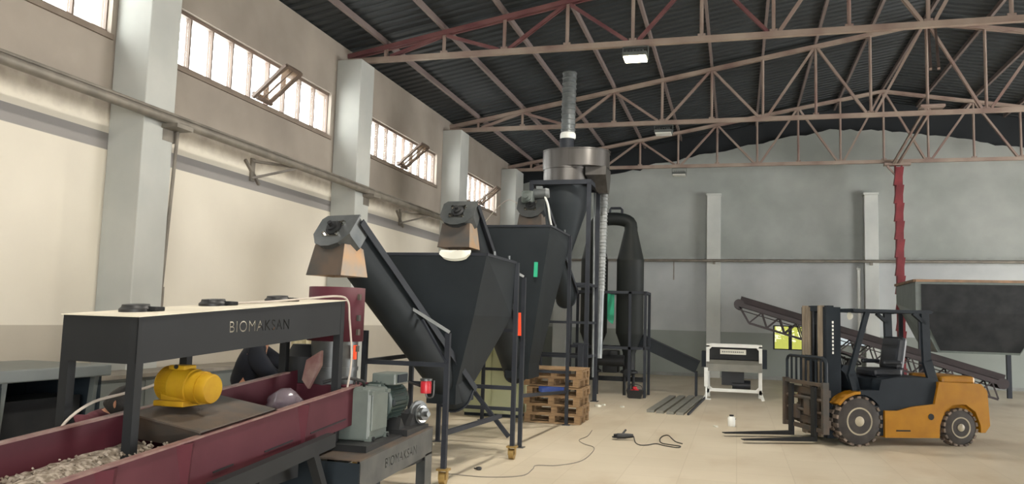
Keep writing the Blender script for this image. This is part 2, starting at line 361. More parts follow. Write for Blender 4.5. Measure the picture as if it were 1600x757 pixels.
# windows
def window(n, y0, y1, npane, vent=None):
    t = thing(f'window_{n}', None, None, (XL, (y0+y1)/2, WZ0)); t['kind'] = 'structure'; off = t.location
    f = MB(off); xa, xb = XL-.16, XL-.06
    f.b2(xa, xb, y0, y1, WZ0, WZ0+.05); f.b2(xa, xb, y0, y1, WZ1-.05, WZ1)
    w = (y1-y0)/npane
    for k in range(npane+1):
        yc = y0+k*w; f.b2(xa+.01, xb-.01, yc-.015, yc+.015, WZ0, WZ1)
    f.build('window_frame', 'frame_brown', t)
    s = MB(off); s.b2(XL-.3, XL+.03, y0-.02, y1+.02, WZ0-.07, WZ0-.005); s.build('window_sill', 'sill', t)
    g = MB(off)
    for k in range(npane):
        if vent is not None and k in vent: continue
        g.b2(XL-.113, XL-.107, y0+k*w+.02, y0+(k+1)*w-.02, WZ0+.05, WZ1-.05)
    g.build('glass', 'glass', t)
    if vent:
        a = vent[0]; b = vent[-1]+1; ya, yb = y0+a*w+.03, y0+b*w-.03; ang = math.radians(50); hgt = .74
        dx, dz = math.sin(ang), math.cos(ang); fr = MB(off)
        P = lambda yy, u: Vector((XL-.04+dx*u, yy, WZ0+.06+dz*u))
        nrm = (-dz, 0, dx)
        fr.bar(P(ya, 0), P(ya, hgt), .07, .045, up=nrm); fr.bar(P(yb, 0), P(yb, hgt), .07, .045, up=nrm)
        fr.bar(P(ya, .05), P(yb, .05), .05, .14, up=nrm); fr.bar(P(ya, hgt), P(yb, hgt), .05, .06, up=nrm)
        if b-a == 1: fr.bar(P((ya+yb)/2, 0), P((ya+yb)/2, hgt), .02, .02, up=nrm)
        sash = fr.build('vent_sash', 'frame_brown', t)
        gg = MB(off); gg.bar(P((ya+yb)/2, .03), P((ya+yb)/2, hgt-.02), yb-ya-.03, .006, up=nrm); gg.build('pane', 'vent_glass', sash)
window(1, *WIN[0], 9); window(2, *WIN[1], 9); window(3, *WIN[2], 9, (4,)); window(4, *WIN[3], 8, (3,)); window(5, *WIN[4], 7, (3,))
def wind_back(n, h, k, g, fm='frame_dark'):
    x0, x1, z0, z1 = h; t = thing(f'window_{n}', None, None, ((x0+x1)/2, YB, z0)); t['kind'] = 'structure'
    f = MB(t.location); f.b2(x0, x1, YB+.02, YB+.1, z0, z0+.03); f.b2(x0, x1, YB+.02, YB+.1, z1-.03, z1)
    w = (x1-x0)/k
    for i in range(k+1): f.b2(max(x0, x0+i*w-.05), min(x1, x0+i*w+.05), YB+.02, YB+.1, z0, z1)
    f.build('window_frame', fm, t); p = MB(t.location); p.b2(x0, x1, YB+.055, YB+.062, z0, z1); p.build('glass', g, t)
wind_back(6, holes[0], 3, 'glass_green'); wind_back(7, holes[1], 2, 'glass_blue', 'grey')

# ------------------------------------------------------------------ roof trusses
def truss(Y, label, red):
    t = thing('roof_truss', label, 'roof truss', (XC, Y, 6.53), 0, 'trusses under the roof'); off = t.location
    zb = 6.53
    ch = MB(off); ch.box(((XL+XR)/2+.0, Y, zb), (XR-XL+.0, .09, .10)); ch.build('bottom_chord', 'truss_dust', t)
    for xa, xb in ((XL, XC), (XC, XR)):
        c = MB(off)
        for s in (-.05, .05): c.bar((xa, Y+s, roofz(xa)+.0), (xb, Y+s, roofz(xb)+.0), .04, .085)
        c.build('top_chord', 'truss_red' if red else 'truss_dust', t)
    nodes = [XC-1.178*k for k in range(10)]+[XC+1.178*k for k in range(1, 10)]
    for x in nodes:
        k = round(abs(x-XC)/1.178); v = MB(off)
        if k == 9: v.box((x, Y, (zb+roofz(x))/2), (.06, .06, roofz(x)-zb))
        else:
            v.tube((x, Y, zb+.03), (x, Y, roofz(x)), .033, n=10)
            v.box((x, Y, zb+.07), (.13, .05, .05))
        v.build('vertical_strut', 'truss_grey', t)
    for sgn in (-1, 1):
        X = lambda k: XC+sgn*1.178*k
        for k in range(1, 10, 2):      # bottom nodes at odd k, top nodes at even k
            for kk in (k-1, k+1):
                if kk > 9: continue
                d = MB(off)
                a = Vector((X(k)+(X(kk)-X(k))*.08, Y, zb+.05)); b = Vector((X(kk)+(X(k)-X(kk))*.04, Y, roofz(X(kk))-.05))
                for s in (-.028, .028): d.bar(a+Vector((0, s, 0)), b+Vector((0, s, 0)), .026, .055)
                d.build('diagonal_brace', 'truss_red' if red and kk in (4, 6, 8) else 'truss_grey', t)
    return t
truss(TY[2], 'reddish steel roof truss nearest the camera, beside the lit lamp', True)
truss(TY[3], 'dusty steel roof truss, the middle one, behind the corrugated chimney duct', False)
truss(TY[4], 'dusty steel roof truss furthest back, in front of the ragged white gable', False)
ordw = ['first', 'second', 'third', 'fourth', 'fifth', 'sixth', 'seventh', 'eighth', 'ninth', 'tenth', 'eleventh', 'twelfth', 'thirteenth']
px_ = [XC-1.178*k for k in range(9, -1, -1)]+[XC+1.178*k for k in (1, 2, 3)]
for i, x in enumerate(px_):
    mb = MB(); z = roofz(x)+.1
    mb.b2(x-.03, x+.03, 0, YB, z-.05, z+.055)
    solo(mb, 'roof_purlin', 'purlin', f'brown steel purlin running along the hall, {ordw[i]} in from the left wall', 'purlin', (x, YB/2, z), 'purlins under the roof sheets')
# red laced column and the ridge bracing to it
def laced(X, Y, label):
    t = thing('steel_column', label, 'column', (X, Y, 0), 0, 'columns under the ridge'); off = t.location
    a = MB(off)
    for s in (-1, 1): a.box((X+s*.085, Y, 3.2), (.035, .12, 6.4))
    a.build('chord_channel', 'redcol', t)
    b = MB(off); n = 12; st = 6.3/n
    for k in range(n):
        z0 = .05+k*st; d = .035
        b.loft([[(X-.1-d, Y-.085, z0), (X+.1-d, Y-.085, z0), (X+.1-d, Y+.085, z0), (X-.1-d, Y+.085, z0)], [(X-.1+d, Y-.085, z0+st), (X+.1+d, Y-.085, z0+st), (X+.1+d, Y+.085, z0+st), (X-.1+d, Y+.085, z0+st)]])
    b.build('lacing', 'redcol', t)
    c = MB(off); c.box((X-.03, Y, 6.44), (.7, .22, .07)); c.bar((X-.3, Y, 6.4), (X-.06, Y, 6.1), .05); c.build('cap_plate', 'truss_grey', t)
    return t
laced(4.5, TY[4], 'deep red laced steel column behind the forklift with stepped zigzag faces')
t = thing('ridge_brace', 'paired dusty bracing bars running lengthwise below the roof ridge', 'brace', (XC, 22, 6.6))
for a, b in (((4.42, TY[4], 6.45), (4.2, 19.8, 6.7)), ((4.2, 19.3, 8.4), (3.6, 16.4, 6.6))):
    mb = MB(t.location)
    for s in (-.07, .07): mb.bar(Vector(a)+Vector((s, 0, 0)), Vector(b)+Vector((s, 0, 0)), .05)
    mb.build('bar_pair', 'truss_grey', t)
mb = MB(t.location); mb.box((4.2, TY[3], 6.66), (.5, .3, .06)); mb.build('joint_plate', 'truss_grey', t)

# lamps
def floodlight(x, y, lit, label):
    t = thing('hall_lamp', label, 'lamp', (x, y, 6.22), 0, 'lamps hung under the roof trusses'); off = t.location
    h = MB(off); h.box((x, y, 6.3), (.42, .34, .07), None, .01)
    for k in range(6): h.box((x-.14+.056*k, y, 6.36), (.012, .2, .05))
    h.build('housing', 'grey', t)
    b = MB(off); b.path([(x-.22, y, 6.3), (x-.22, y, 6.47), (x, y, 6.48), (x+.22, y, 6.47), (x+.22, y, 6.3)], .012, 6); b.build('bracket', 'grey', t)
    l = MB(off); l.box((x, y, 6.25), (.38, .3, .035), None, .008); l.build('lens', 'lamp' if lit else 'lampoff', t)
    if lit:
        L_ = bpy.data.lights.new('hall_lamp_light', 'AREA'); L_.energy = LAMP_W; L_.color = (1, .93, .82); L_.size = .3
        lo = bpy.data.objects.new('hall_lamp_light', L_); C.objects.link(lo); lo.location = (0, 0, -.03); lo.parent = t
floodlight(-1.72, TY[2], True, 'lit yellow-white floodlight glowing under the nearest roof truss')
floodlight(-1.73, TY[3], False, 'unlit white lamp under the middle roof truss')
floodlight(-1.73, TY[4], False, 'unlit white lamp under the furthest roof truss')
floodlight(-1.72, TY[1], True, 'added fill floodlight overhead, unseen above the camera')  # unseen lamp added to brighten the floor and machine tops
floodlight(-1.72, TY[0], True, 'added fill floodlight overhead, unseen behind the camera')  # another added lamp, lifts the near floor from out of view
floodlight(9.9, TY[2], False, 'unlit floodlight beyond the ridge on the right side of the hall')
floodlight(9.9, TY[0], True, 'added fill floodlight beyond the ridge, unseen behind the camera')  # added fill for the right half of the floor, never in view

# ------------------------------------------------------------------ wall pipes
PX, PZ = -6.68, 3.96
t = thing('wall_pipe', 'long grey pipe on brackets running along the left wall below the windows', 'pipe', (PX, 12, PZ)); off = t.location
mb = MB(off); mb.tube((PX, 0, PZ), (PX, 24.5, PZ), .055, n=14); mb.tube((PX, 0, PZ+.075), (PX, 24.5, PZ+.075), .02, n=8)
mb.build('pipe', 'pipe', t, True)
for y in (8.25, 13.75, 19.4):
    mb = MB(off); mb.box((PX, y, PZ-.08), (.3, .3, .05)); mb.box((PX-.1, y, PZ-.17), (.05, .24, .16)); mb.build('pilaster_bracket', 'pipe', t)
for y in (5.4, 10.9, 16.6, 21.8):
    mb = MB(off); mb.bar((XL+.02, y-.35, PZ-.0), (XL+.02, y+.05, PZ-.32), .04)
    mb.box((XL+.02, y-.15, PZ-.12), (.03, .1, .36)); mb.bar((XL+.02, y-.15, PZ+.02), (PX, y+.2, PZ-.03), .04); mb.bar((XL+.02, y-.15, PZ-.25), (PX, y+.2, PZ-.05), .035)
    mb.build('wall_bracket', 'pipe', t)
mb = MB(off); mb.tube((-6.72, 8.35, PZ-.1), (-6.8, 8.35, 1.9), .022, n=10); mb.tube((-6.8, 8.35, 1.92), (-6.8, 8.35, 1.55), .035, n=10); mb.build('drop_pipe', 'pipe', t)
t = thing('wall_pipe', 'thin grey pipe running level across the back wall above the separator', 'pipe', (2, YB-.36, 3.68)); off = t.location
mb = MB(off); mb.tube((-6.8, YB-.36, 3.66), (13, YB-.36, 3.72), .045, n=10); mb.build('pipe', 'pipe', t, True)
mb = MB(off); mb.tube((-1.95, YB-.34, 3.66), (-1.95, YB-.34, 3.05), .018, n=8); mb.build('drop_pipe', 'pipe', t)
for x in (-5.6, -.7, 3.9, 8.8):
    mb = MB(off); mb.box((x, YB-.32, 3.64), (.08, .1, .14)); mb.build('pipe_clamp', 'pipe', t)
mb = MB(); mb.tube((3.58, YB-.1, 0), (3.58, YB-.1, 3.45), .05, n=10); mb.tube((3.58, YB-.1, 3.45), (3.58, YB-.02, 3.5), .06, n=10)
solo(mb, 'downpipe', 'white', 'thin white downpipe on the back wall above the forklift', 'pipe', (3.58, YB-.1, 0))

# ------------------------------------------------------------------ feed hoppers on their stands
def hopper(label, rim, zr, zm, ob, zb, front_post, posts_low, tagc, wheels):
    """rim = (x0,x1,y0,y1) of the square mouth, ob = outlet rectangle"""
    x0, x1, y0, y1 = rim; t = thing('feed_hopper', label, 'hopper', ((x0+x1)/2, (y0+y1)/2, 0), 0, 'feed hoppers in the line'); off = t.location
    R = [(x0, y0, zr), (x1, y0, zr), (x1, y1, zr), (x0, y1, zr)]
    bx0, bx1, by0, by1 = ob
    B = [(bx0, by0, zb), (bx1, by0, zb), (bx1, by1, zb), (bx0, by1, zb)]
    f = (zr-zm)/(zr-zb)
    Mi = [tuple(Vector(a).lerp(Vector(b), f*k)) for a, b, k in zip(R, B, (.9, .9, .2, .2))]
    Mi = [(p[0], p[1], zm) for p in Mi]
    mb = MB(off); mb.loft([R, Mi, B], cap=False)
    D_ = .07; Bl = [(x, y, zb-.22) for x, y, z in B]; mb.loft([B, Bl], cap=False)
    o = mb.build('bin', 'hopper', t); sd = o.modifiers.new('sheet', 'SOLIDIFY'); sd.thickness = .012
    mb = MB(off)
    for a, b in zip(R, R[1:]+R[:1]): mb.bar(a, b, .035, .03)
    mb.build('rim', 'frame_dark', t)
    mb = MB(off)
    for s in (.25, .75): mb.tube((x1-.0, y0+(y1-y0)*s, zr), (x1-.0, y0+(y1-y0)*s, zr+.06), .014, n=8)
    mb.build('rim_pin', 'steel', t)
    cast = .15 if wheels else 0
    for x, y, z in ((x1+.02, y1, zr), (x0-.02, y1, zr), (x1+.0, front_post[1], front_post[2]), (x0+.15, front_post[1], front_post[2])):
        if y == front_post[1] and x > -3: x = front_post[0]
        p = MB(off); p.box((x, y, (z+cast)/2), (.05, .05, z-cast)); p.build('post', 'frame_dark', t)
        if wheels:
            c = MB(off); c.tube((x-.03, y, .06), (x+.03, y, .06), .06, n=18); w = c.build('caster', 'brass', t, True)
            c = MB(off); c.box((x, y, .145), (.12, .1, .02)); c.box((x-.04, y, .1), (.008, .06, .1)); c.box((x+.04, y, .1), (.008, .06, .1)); c.build('fork', 'brass', w)
        else:
            c = MB(off); c.box((x, y, .005), (.12, .12, .01)); c.build('foot_plate', 'steel', t)
    for a, b in posts_low:
        p = MB(off); p.bar(a, b, .045); p.build('rail', 'frame_dark', t)
    return t
H1 = (-3.86, -2.58, 8.17, 9.36); H2 = (-3.98, -2.62, 11.35, 12.71)
ax, ay = -2.80, 7.68
h1 = hopper('dark grey pyramid feed hopper nearest the camera, on wheeled stand', H1, 2.33, 1.68, (-3.3, -2.96, 8.42, 9.05), .92, (ax, ay, 1.49), [
    ((-3.7, ay, 1.17), (ax, ay, 1.17)), ((-3.86, 9.36, .83), (-2.58, 9.36, .83)), ((-3.08, 9.34, .8), (-2.6, 9.34, .26)),
    ((ax, ay, .5), (ax+.1, 9.3, .5)), ((-3.72, ay, 1.17), (-3.86, 9.3, 1.17)), ((-3.72, ay, .5), (-3.86, 9.3, .5))], None, True)
p = MB(h1.location); p.bar((ax+.02, ay-.02, 1.5), atD(637, 478, 8.15), .03, .03); p.build('brace', 'galv', h1)
p = MB(h1.location); p.bar(atD(660, 500, 8.2), (ax, ay-.03, 1.2), .03, .02); p.build('brace', 'frame_dark', h1)
cx, cy = -2.70, 10.24
h2 = hopper('dark grey pyramid feed hopper behind, beside the pallet stack', H2, 3.02, 2.78, (-3.3, -2.94, 11.55, 12.2), 1.0, (cx, cy, 2.2), [
    ((-3.82, cy, .48), (cx, cy, .48)), ((cx, cy, .66), (-2.62, 12.69, .52)), ((-3.96, 12.69, .83), (-2.62, 12.69, .83)), ((-3.82, cy, 1.5), (cx, cy, 1.5))], None, False)
p = MB(h2.location); p.bar((cx+.0, cy-.02, 2.21), (-3.25, cy-.2, 2.52), .03, .03); p.build('brace', 'galv', h2)
mb = MB(h2.location); q = atY(835, 421, 11.3); 
mb.box((q.x, 11.385, q.z), (.055, .02, .22), Euler((-.1, 0, 0))); 
# green strip fixed flat on the sloping near face
o = mb.build('green_strip', 'teal', h2); tag(o, 'green strip')
mb = MB(); q = atY(811, 507, 10.19); mb.loft([[(q.x-.028+a, q.y-.012, q.z-.15), (q.x+.034+a, q.y-.012, q.z-.15), (q.x+.034+a, q.y, q.z-.15), (q.x-.028+a, q.y, q.z-.15)] if k == 0 else [(q.x-.012, q.y-.012, q.z+.15), (q.x+.022, q.y-.012, q.z+.15), (q.x+.022, q.y, q.z+.15), (q.x-.012, q.y, q.z+.15)] for k, a in ((0, 0), (1, 0))])
solo(mb, 'warning_ribbon', 'orange', 'bright orange fabric strip hanging beside the near hopper post', 'ribbon', tuple(q))

# white sack edge lying over the near hopper rim
mb = MB(); q = Vector((-2.93, 8.17, 2.34)); rings = []
for i in range(9):
    s = -1+2*i/8; w = (1-s*s)**.5*.5+.12
    rings.append([(q.x+s*.17, q.y-.03+.0, q.z+.035*w+.012*math.sin(5*s)), (q.x+s*.17, q.y+.12*w, q.z+.04), (q.x+s*.17, q.y+.02, q.z+.02), (q.x+s*.17+.01, q.y-.035, q.z-.14*w), (q.x+s*.17, q.y-.05, q.z-.1*w)])
mb.loft(rings); solo(mb, 'paper_sack', 'offwhite', 'crumpled cream paper sack draped over the near hopper rim', 'sack', tuple(q), smooth=True)

# ------------------------------------------------------------------ inclined screw conveyors
def auger(label, lo, hi, R, motor=False, stained=True):
    lo = Vector(lo); hi = Vector(hi); t = thing('screw_conveyor', label, 'screw conveyor', (lo.x, lo.y, 0), 0, 'inclined screw conveyors'); off = t.location
    a = (hi-lo).normalized(); x = Vector((0, 0, 1)).cross(a).normalized(); n = a.cross(x)   # x sideways, n = outward normal of the lid
    if n.z < 0: n = -n
    L = (hi-lo).length
    def sec(s, k=1):
        pts = [lo+a*s+x*R*k+n*R*.75*k]
        for i in range(13):
            th = PI*i/12; pts.append(lo+a*s+x*R*k*math.cos(th)-n*R*k*math.sin(th))
        pts.append(lo+a*s-x*R*k+n*R*.75*k); return pts
    mb = MB(off); mb.loft([sec(0), sec(L)]); mb.build('trough', 'hopper', t, True)
    mb = MB(off); c = (lo+hi)/2+n*(R*.75+.01)
    mb.bar(lo+n*(R*.75+.008), hi+n*(R*.75+.008), R*2+.1, .016, up=n); mb.bar(lo+n*(R*.75)+x*(R+.045), hi+n*(R*.75)+x*(R+.045), .012, .07, up=n); mb.bar(lo+n*(R*.75)-x*(R+.045), hi+n*(R*.75)-x*(R+.045), .012, .07, up=n)
    for k in range(1, 4): mb.bar(lo+a*L*k/4+n*(R*.75+.02)-x*(R+.05), lo+a*L*k/4+n*(R*.75+.02)+x*(R+.05), .05, .012, up=n)
    mb.build('lid', 'frame_dark', t)
    # head: end plate with flat top and rounded bottom, bearing, discharge chute
    e = hi+a*.04; P = []
    W = R*1.22
    for dx_, dn in ((W, R*1.0), (W, -R*.35), (W*.62, -R*1.0), (W*.2, -R*1.2), (-W*.2, -R*1.2), (-W*.62, -R*1.0), (-W, -R*.35), (-W, R*.75), (-W*.8, R*1.0)): P.append(e+x*dx_+n*dn)
    mb = MB(off); mb.prism(P, a*.016); pl = mb.build('end_plate', 'steel', t)
    mb = MB(off); mb.prism([e-a*.2+(p_-e)*.93 for p_ in P], a*.2); mb.build('head_box', 'hopper' if not stained else 'steel', t)
    br = MB(off); br.lathe(e+a*.016, a, [(.075*R/.17, 0), (.075*R/.17, .02), (.05*R/.17, .03), (.05*R/.17, .05), (.022, .055), (.022, .09)], 20); bo = br.build('bearing', 'darkmetal', pl, True)
    b4 = MB(off)
    for sx in (-1, 1):
        for sn in (-1, 1): b4.tube(e+x*sx*R*.45+n*sn*R*.38+a*.014, e+x*sx*R*.45+n*sn*R*.38+a*.045, .018, n=6)
    for sn in (-1, 1): b4.bar(e+n*sn*R*.38-x*R*.5+a*.02, e+n*sn*R*.38+x*R*.5+a*.02, .05*R/.17, .012, up=a)
    b4.build('bolt', 'chrome', pl)
    # chute hangs straight down from the underside of the head
    top = e-a*.1-n*R*.55; ax2 = Vector((a.x, a.y, 0)).normalized(); ch = MB(off)
    r0_ = [top+x*W*.8+ax2*.08, top+x*W*.8-ax2*.18, top-x*W*.8-ax2*.18, top-x*W*.8+ax2*.08]
    dz = Vector((0, 0, -R*1.65)); r1_ = [p_+dz+q_ for p_, q_ in zip(r0_, (x*.03+ax2*.07, x*.03-ax2*.05, -x*.03-ax2*.05, -x*.03+ax2*.07))]
    ch.loft([r0_, r1_], cap=False); o = ch.build('discharge_chute', 'rustlight' if stained else 'rust', t); o.modifiers.new('sheet', 'SOLIDIFY').thickness = .006
    # front of the chute is bare rusty sheet
    fr = MB(off); fr.poly([r0_[3]+ax2*.004, r0_[0]+ax2*.004, r1_[0]+ax2*.004, r1_[3]+ax2*.004]); o = fr.build('chute_front', 'rust', t); o.modifiers.new('sheet', 'SOLIDIFY').thickness = .003
    # lower end cap
    mb = MB(off); mb.prism(sec(-.02, 1.08), a*.02); mb.build('lower_end_plate', 'frame_dark', t)
    return t, a, x, n
A1 = auger('large dark screw conveyor rising from the near hopper to the maroon cylinder', (-3.08, 8.78, .74), (-3.53, 6.62, 2.39), .172)
A2 = auger('dark screw conveyor with rusty head over the near hopper, rising from the rear hopper', (-3.22, 11.9, .85), (-3.27, 9.2, 2.90), .18)
A3 = auger('furthest screw conveyor, its geared motor above the rear hopper', (-3.28, 15.75, 2.08), (-3.27, 12.75, 3.5), .19, stained=False)
# geared motor on the furthest one
t, a, x, n = A3; off = t.location; g0 = Vector((-3.24, 12.72, 3.62))
mb = MB(off); mb.box(g0+Vector((-.08, 0, .04)), (.2, .2, .2), None, .03); mb.lathe(g0+Vector((-.08, -.1, .04)), (0, -1, 0), [(.08, 0), (.08, .03), (.04, .05), (.04, .09)], 18); mb.build('gearbox', 'gear', t, True)
mb = MB(off); mb.lathe(g0+Vector((.0, .02, .1)), (1, .1, .05), [(.07, 0), (.085, .02), (.085, .2), (.09, .21), (.075, .26)], 20); mb.box(g0+Vector((.1, .02, .2)), (.1, .08, .05)); mb.build('motor', 'galv_dull', t, True)
mb = MB(off); mb.path(crv([g0+Vector((.2, 0, .05)), g0+Vector((.26, -.02, -.1)), g0+Vector((.3, 0, -.35)), g0+Vector((.34, .1, -.6))]), .018, 8); mb.build('cable', 'white', t)
mb = MB(off); mb.path(crv([g0+Vector((-.2, 0, -.1)), g0+Vector((-.5, .1, .0)), g0+Vector((-1.1, .6, -.4)), g0+Vector((-1.7, 1.2, -.9))]), .008, 6); mb.build('cable', 'cable', t)

# ------------------------------------------------------------------ cyclone separator
KX, KY = -3.43, 16.2
t = thing('cyclone', 'tall dark cyclone cone with grey steel drum on a square stand', 'cyclone', (KX, KY, 0)); off = t.location
mb = MB(off); mb.lathe((KX, KY, 4.47), (0, 0, 1), [(.47, 0), (.47, .28), (.485, .28), (.485, .32)], 40); mb.build('lower_drum', 'cyclone', t, True)
# scroll: radius grows round towards the right-hand inlet
def scroll(k, z, r=.49): th = 2*PI*k/48; g = max(0, math.cos(th/2-.0))**3*.0; return (KX+math.cos(th)*(r+(.0)), KY+math.sin(th)*r, z)
ring = []
for k in range(48):
    th = -PI/2+2*PI*k/48; grow = .42*(k/48)**1.6 if k < 40 else .42*(40/48)**1.6*(1-(k-40)/8)**.5
    ring.append((math.cos(th)*(.49+grow*max(0, math.cos(th))*1.0+0*grow), math.sin(th)*(.49)))
ring = [(x+(.36 if x > .15 else .36*max(0, (x+.49)/.64)**3), y) for x, y in ring]
mb = MB(off); mb.loft([[(KX+x, KY+y, 4.79) for x, y in ring], [(KX+x, KY+y, 5.13) for x, y in ring]]); mb.loft([[(KX+x*1.02, KY+y*1.03, 5.13) for x, y in ring], [(KX+x*1.02, KY+y*1.03, 5.15) for x, y in ring]])
mb.build('scroll_housing', 'cyclone', t, True)
mb = MB(off); mb.b2(KX+.45, KX+.87, KY-.25, KY+.4, 4.62, 4.8); mb.loft([[(KX+.45, KY-.25, 4.62), (KX+.87, KY-.25, 4.62), (KX+.87, KY+.4, 4.62), (KX+.45, KY+.4, 4.62)], [(KX+.66, KY+.1, 4.3), (KX+.86, KY+.1, 4.3), (KX+.86, KY+.3, 4.3), (KX+.66, KY+.3, 4.3)]])
mb.build('inlet_box', 'cyclone', t)
mb = MB(off); mb.lathe((KX, KY, 2.3), (0, 0, 1), [(.11, 0), (.11, .62), (.16, .78), (.455, 1.68), (.47, 1.78), (.47, 2.17)], 40); mb.build('cone', 'hopper', t, True)
mb = MB(off); mb.lathe((KX, KY, 5.15), (0, 0, 1), [(.15, 0), (.15, .28)], 24); mb.build('outlet_neck', 'frame_dark', t, True)
mb = MB(off); mb.b2(KX-.63, KX+.63, KY-.58, KY-.5, 4.38, 4.47); mb.b2(KX-.63, KX+.63, KY+.5, KY+.58, 4.38, 4.47); mb.b2(KX-.63, KX-.55, KY-.5, KY+.5, 4.38, 4.47); mb.b2(KX+.55, KX+.63, KY-.5, KY+.5, 4.38, 4.47)
mb.b2(KX-.55, KX-.4, KY-.5, KY+.5, 4.43, 4.46); mb.b2(KX+.42, KX+.55, KY-.5, KY+.5, 4.43, 4.46)
mb.build('top_frame', 'frame_dark', t)
for x, y in ((-.59, -.54), (.59, -.54), (-.59, .54), (.59, .54)):
    mb = MB(off); mb.box((KX+x, KY+y, 2.2), (.08, .08, 4.38)); mb.box((KX+x, KY+y, .005), (.16, .16, .01)); mb.build('post', 'frame_dark', t)
for z in (1.62, 2.38, .95):
    for a_, b_ in (((-.59, -.54), (.59, -.54)), ((.59, -.54), (.59, .54)), ((-.59, .54), (.59, .54)), ((-.59, -.54), (-.59, .54))):
        mb = MB(off); mb.bar((KX+a_[0], KY+a_[1], z), (KX+b_[0], KY+b_[1], z), .05); mb.build('rail', 'frame_dark', t)
mb = MB(off); mb.box((KX+.52, KY-.72, .6), (.1, .1, 1.2)); mb.box((KX+.52, KY-.72, 1.21), (.3, .1, .03)); mb.build('support_post', 'frame_dark', t)

def ribbed(mb, p0, p1, r, pitch, amp, n=24):
    p0 = Vector(p0); p1 = Vector(p1); L = (p1-p0).length; k = int(L/pitch); prof = []
    for i in range(k):
        prof += [(r, i*pitch), (r, i*pitch+pitch*.6), (r+amp, i*pitch+pitch*.7), (r+amp, i*pitch+pitch*.9)]
    prof.append((r, L)); return mb.lathe(p0, p1-p0, prof, n)
t = thing('exhaust_duct', 'upright ribbed grey duct on top of the cyclone, reaching into the trusses', 'duct', (KX, KY, 5.43)); off = t.location
b0 = Vector((KX+.02, KY, 5.43)); b1 = Vector((KX+.03, KY, 6.86))
mb = MB(off); ribbed(mb, b0, b1, .142, .11, .012); mb.build('duct_pipe', 'galv_dull', t, True)
mb = MB(off); mb.lathe(b0, (0, 0, 1), [(.15, 0), (.165, .03), (.165, .09), (.15, .13)], 24); mb.build('clamp_band', 'white', t, True)

t = thing('flexible_duct', 'shiny galvanised ribbed duct dropping beside the cyclone stand', 'duct', (-2.78, 16.95, .9)); off = t.location
mb = MB(off); d0 = atY(935, 560, 16.95); d1 = atY(944, 300, 16.95); dm = d0.lerp(d1, .4); ribbed(mb, dm, d1, .085, .075, .012); mb.build('ribbed_pipe', 'galv', t, True)
mb = MB(off); mb.tube(d0, dm, .08, n=24); mb.build('smooth_pipe', 'galv_dull', t, True)
mb = MB(off); mb.path(crv([d1, d1+Vector((0, -.02, .1)), d1+Vector((-.0, -.3, .22)), Vector((KX+.7, KY+.2, 4.68))]), .1, 16); mb.build('elbow', 'cyclone', t, True)
mb = MB(); q0 = atY(926, 590, 16.3); q1 = atY(929, 300, 16.9); mb.path([q0, q1], .022, 8); solo(mb, 'thin_pipe', 'galv_dull', 'thin pale pipe running up along the cyclone stand', 'pipe', tuple(q0))

# ------------------------------------------------------------------ twin drying columns
TYK = 18.5
t = thing('drying_columns', 'pair of dark cylindrical columns joined by an arched pipe on a low stand', 'dryer', (-2.75, TYK, 0)); off = t.location
cs = (-2.36, -3.19)
for x in cs:
    mb = MB(off); mb.lathe((x, TYK, .95), (0, 0, 1), [(.14, -.2), (.14, 0), (.295, .42), (.31, .45), (.31, 2.1), (.315, 2.12), (.3, 2.16), (.15, 2.82), (.15, 2.9)], 32); mb.build('column_shell', 'tank', t, True)
pts = [Vector(((cs[0]+cs[1])/2+(cs[0]-cs[1])/2*math.cos(PI*i/14), TYK, 3.82+.22*math.sin(PI*i/14)**.6)) for i in range(15)]
mb = MB(off); mb.path(pts, .15, 18); mb.build('arched_pipe', 'tank', t, True)
mb = MB(off); mb.path([(-2.85, TYK, 4.1), (-2.85, TYK, 4.25), (-2.83, TYK, 4.29), (-2.61, TYK, 4.29), (-2.57, TYK, 4.25), (-2.57, TYK, 4.05)], .03, 8); mb.build('lifting_loop', 'frame_dark', t)
for z in (2.32, 1.08):
    for a_, b_ in (((-3.65, -.42), (-1.96, -.42)), ((-3.65, .42), (-1.96, .42)), ((-1.96, -.42), (-1.96, .42)), ((-3.65, -.42), (-3.65, .42)), ((-2.78, -.42), (-2.78, .42))):
        mb = MB(off); mb.bar((a_[0], TYK+a_[1], z), (b_[0], TYK+b_[1], z), .06); mb.build('rail', 'frame_dark', t)
for x in (-3.65, -1.96, -2.3):
    for y in (-.42, .42):
        if x == -2.3 and y > 0: continue
        mb = MB(off); mb.box((x, TYK+y, 1.17), (.06, .06, 2.34)); mb.build('leg', 'frame_dark', t)
for x in cs:
    mb = MB(off); mb.lathe((x, TYK, .48), (0, 0, 1), [(.12, 0), (.2, .03), (.2, .07), (.14, .1), (.14, .3)], 20); mb.tube((x, TYK-.28, .52), (x, TYK+.1, .52), .09, n=16); mb.tube((x+.1, TYK, .52), (x+.1, TYK, .0), .035, n=10); mb.tube((x-.1, TYK, .52), (x-.1, TYK, .0), .035, n=10)
    mb.build('rotary_valve', 'darkmetal', t, True)
mb = MB(off); mb.b2(-3.5, -2.0, TYK+.15, TYK+.3, .3, .4); mb.box((-2.78, TYK+.1, .75), (.35, .4, .5), None, .03); mb.tube((-3.1, TYK-.1, .78), (-2.45, TYK-.1, .78), .13, n=18); mb.build('blower', 'darkmetal', t, True)
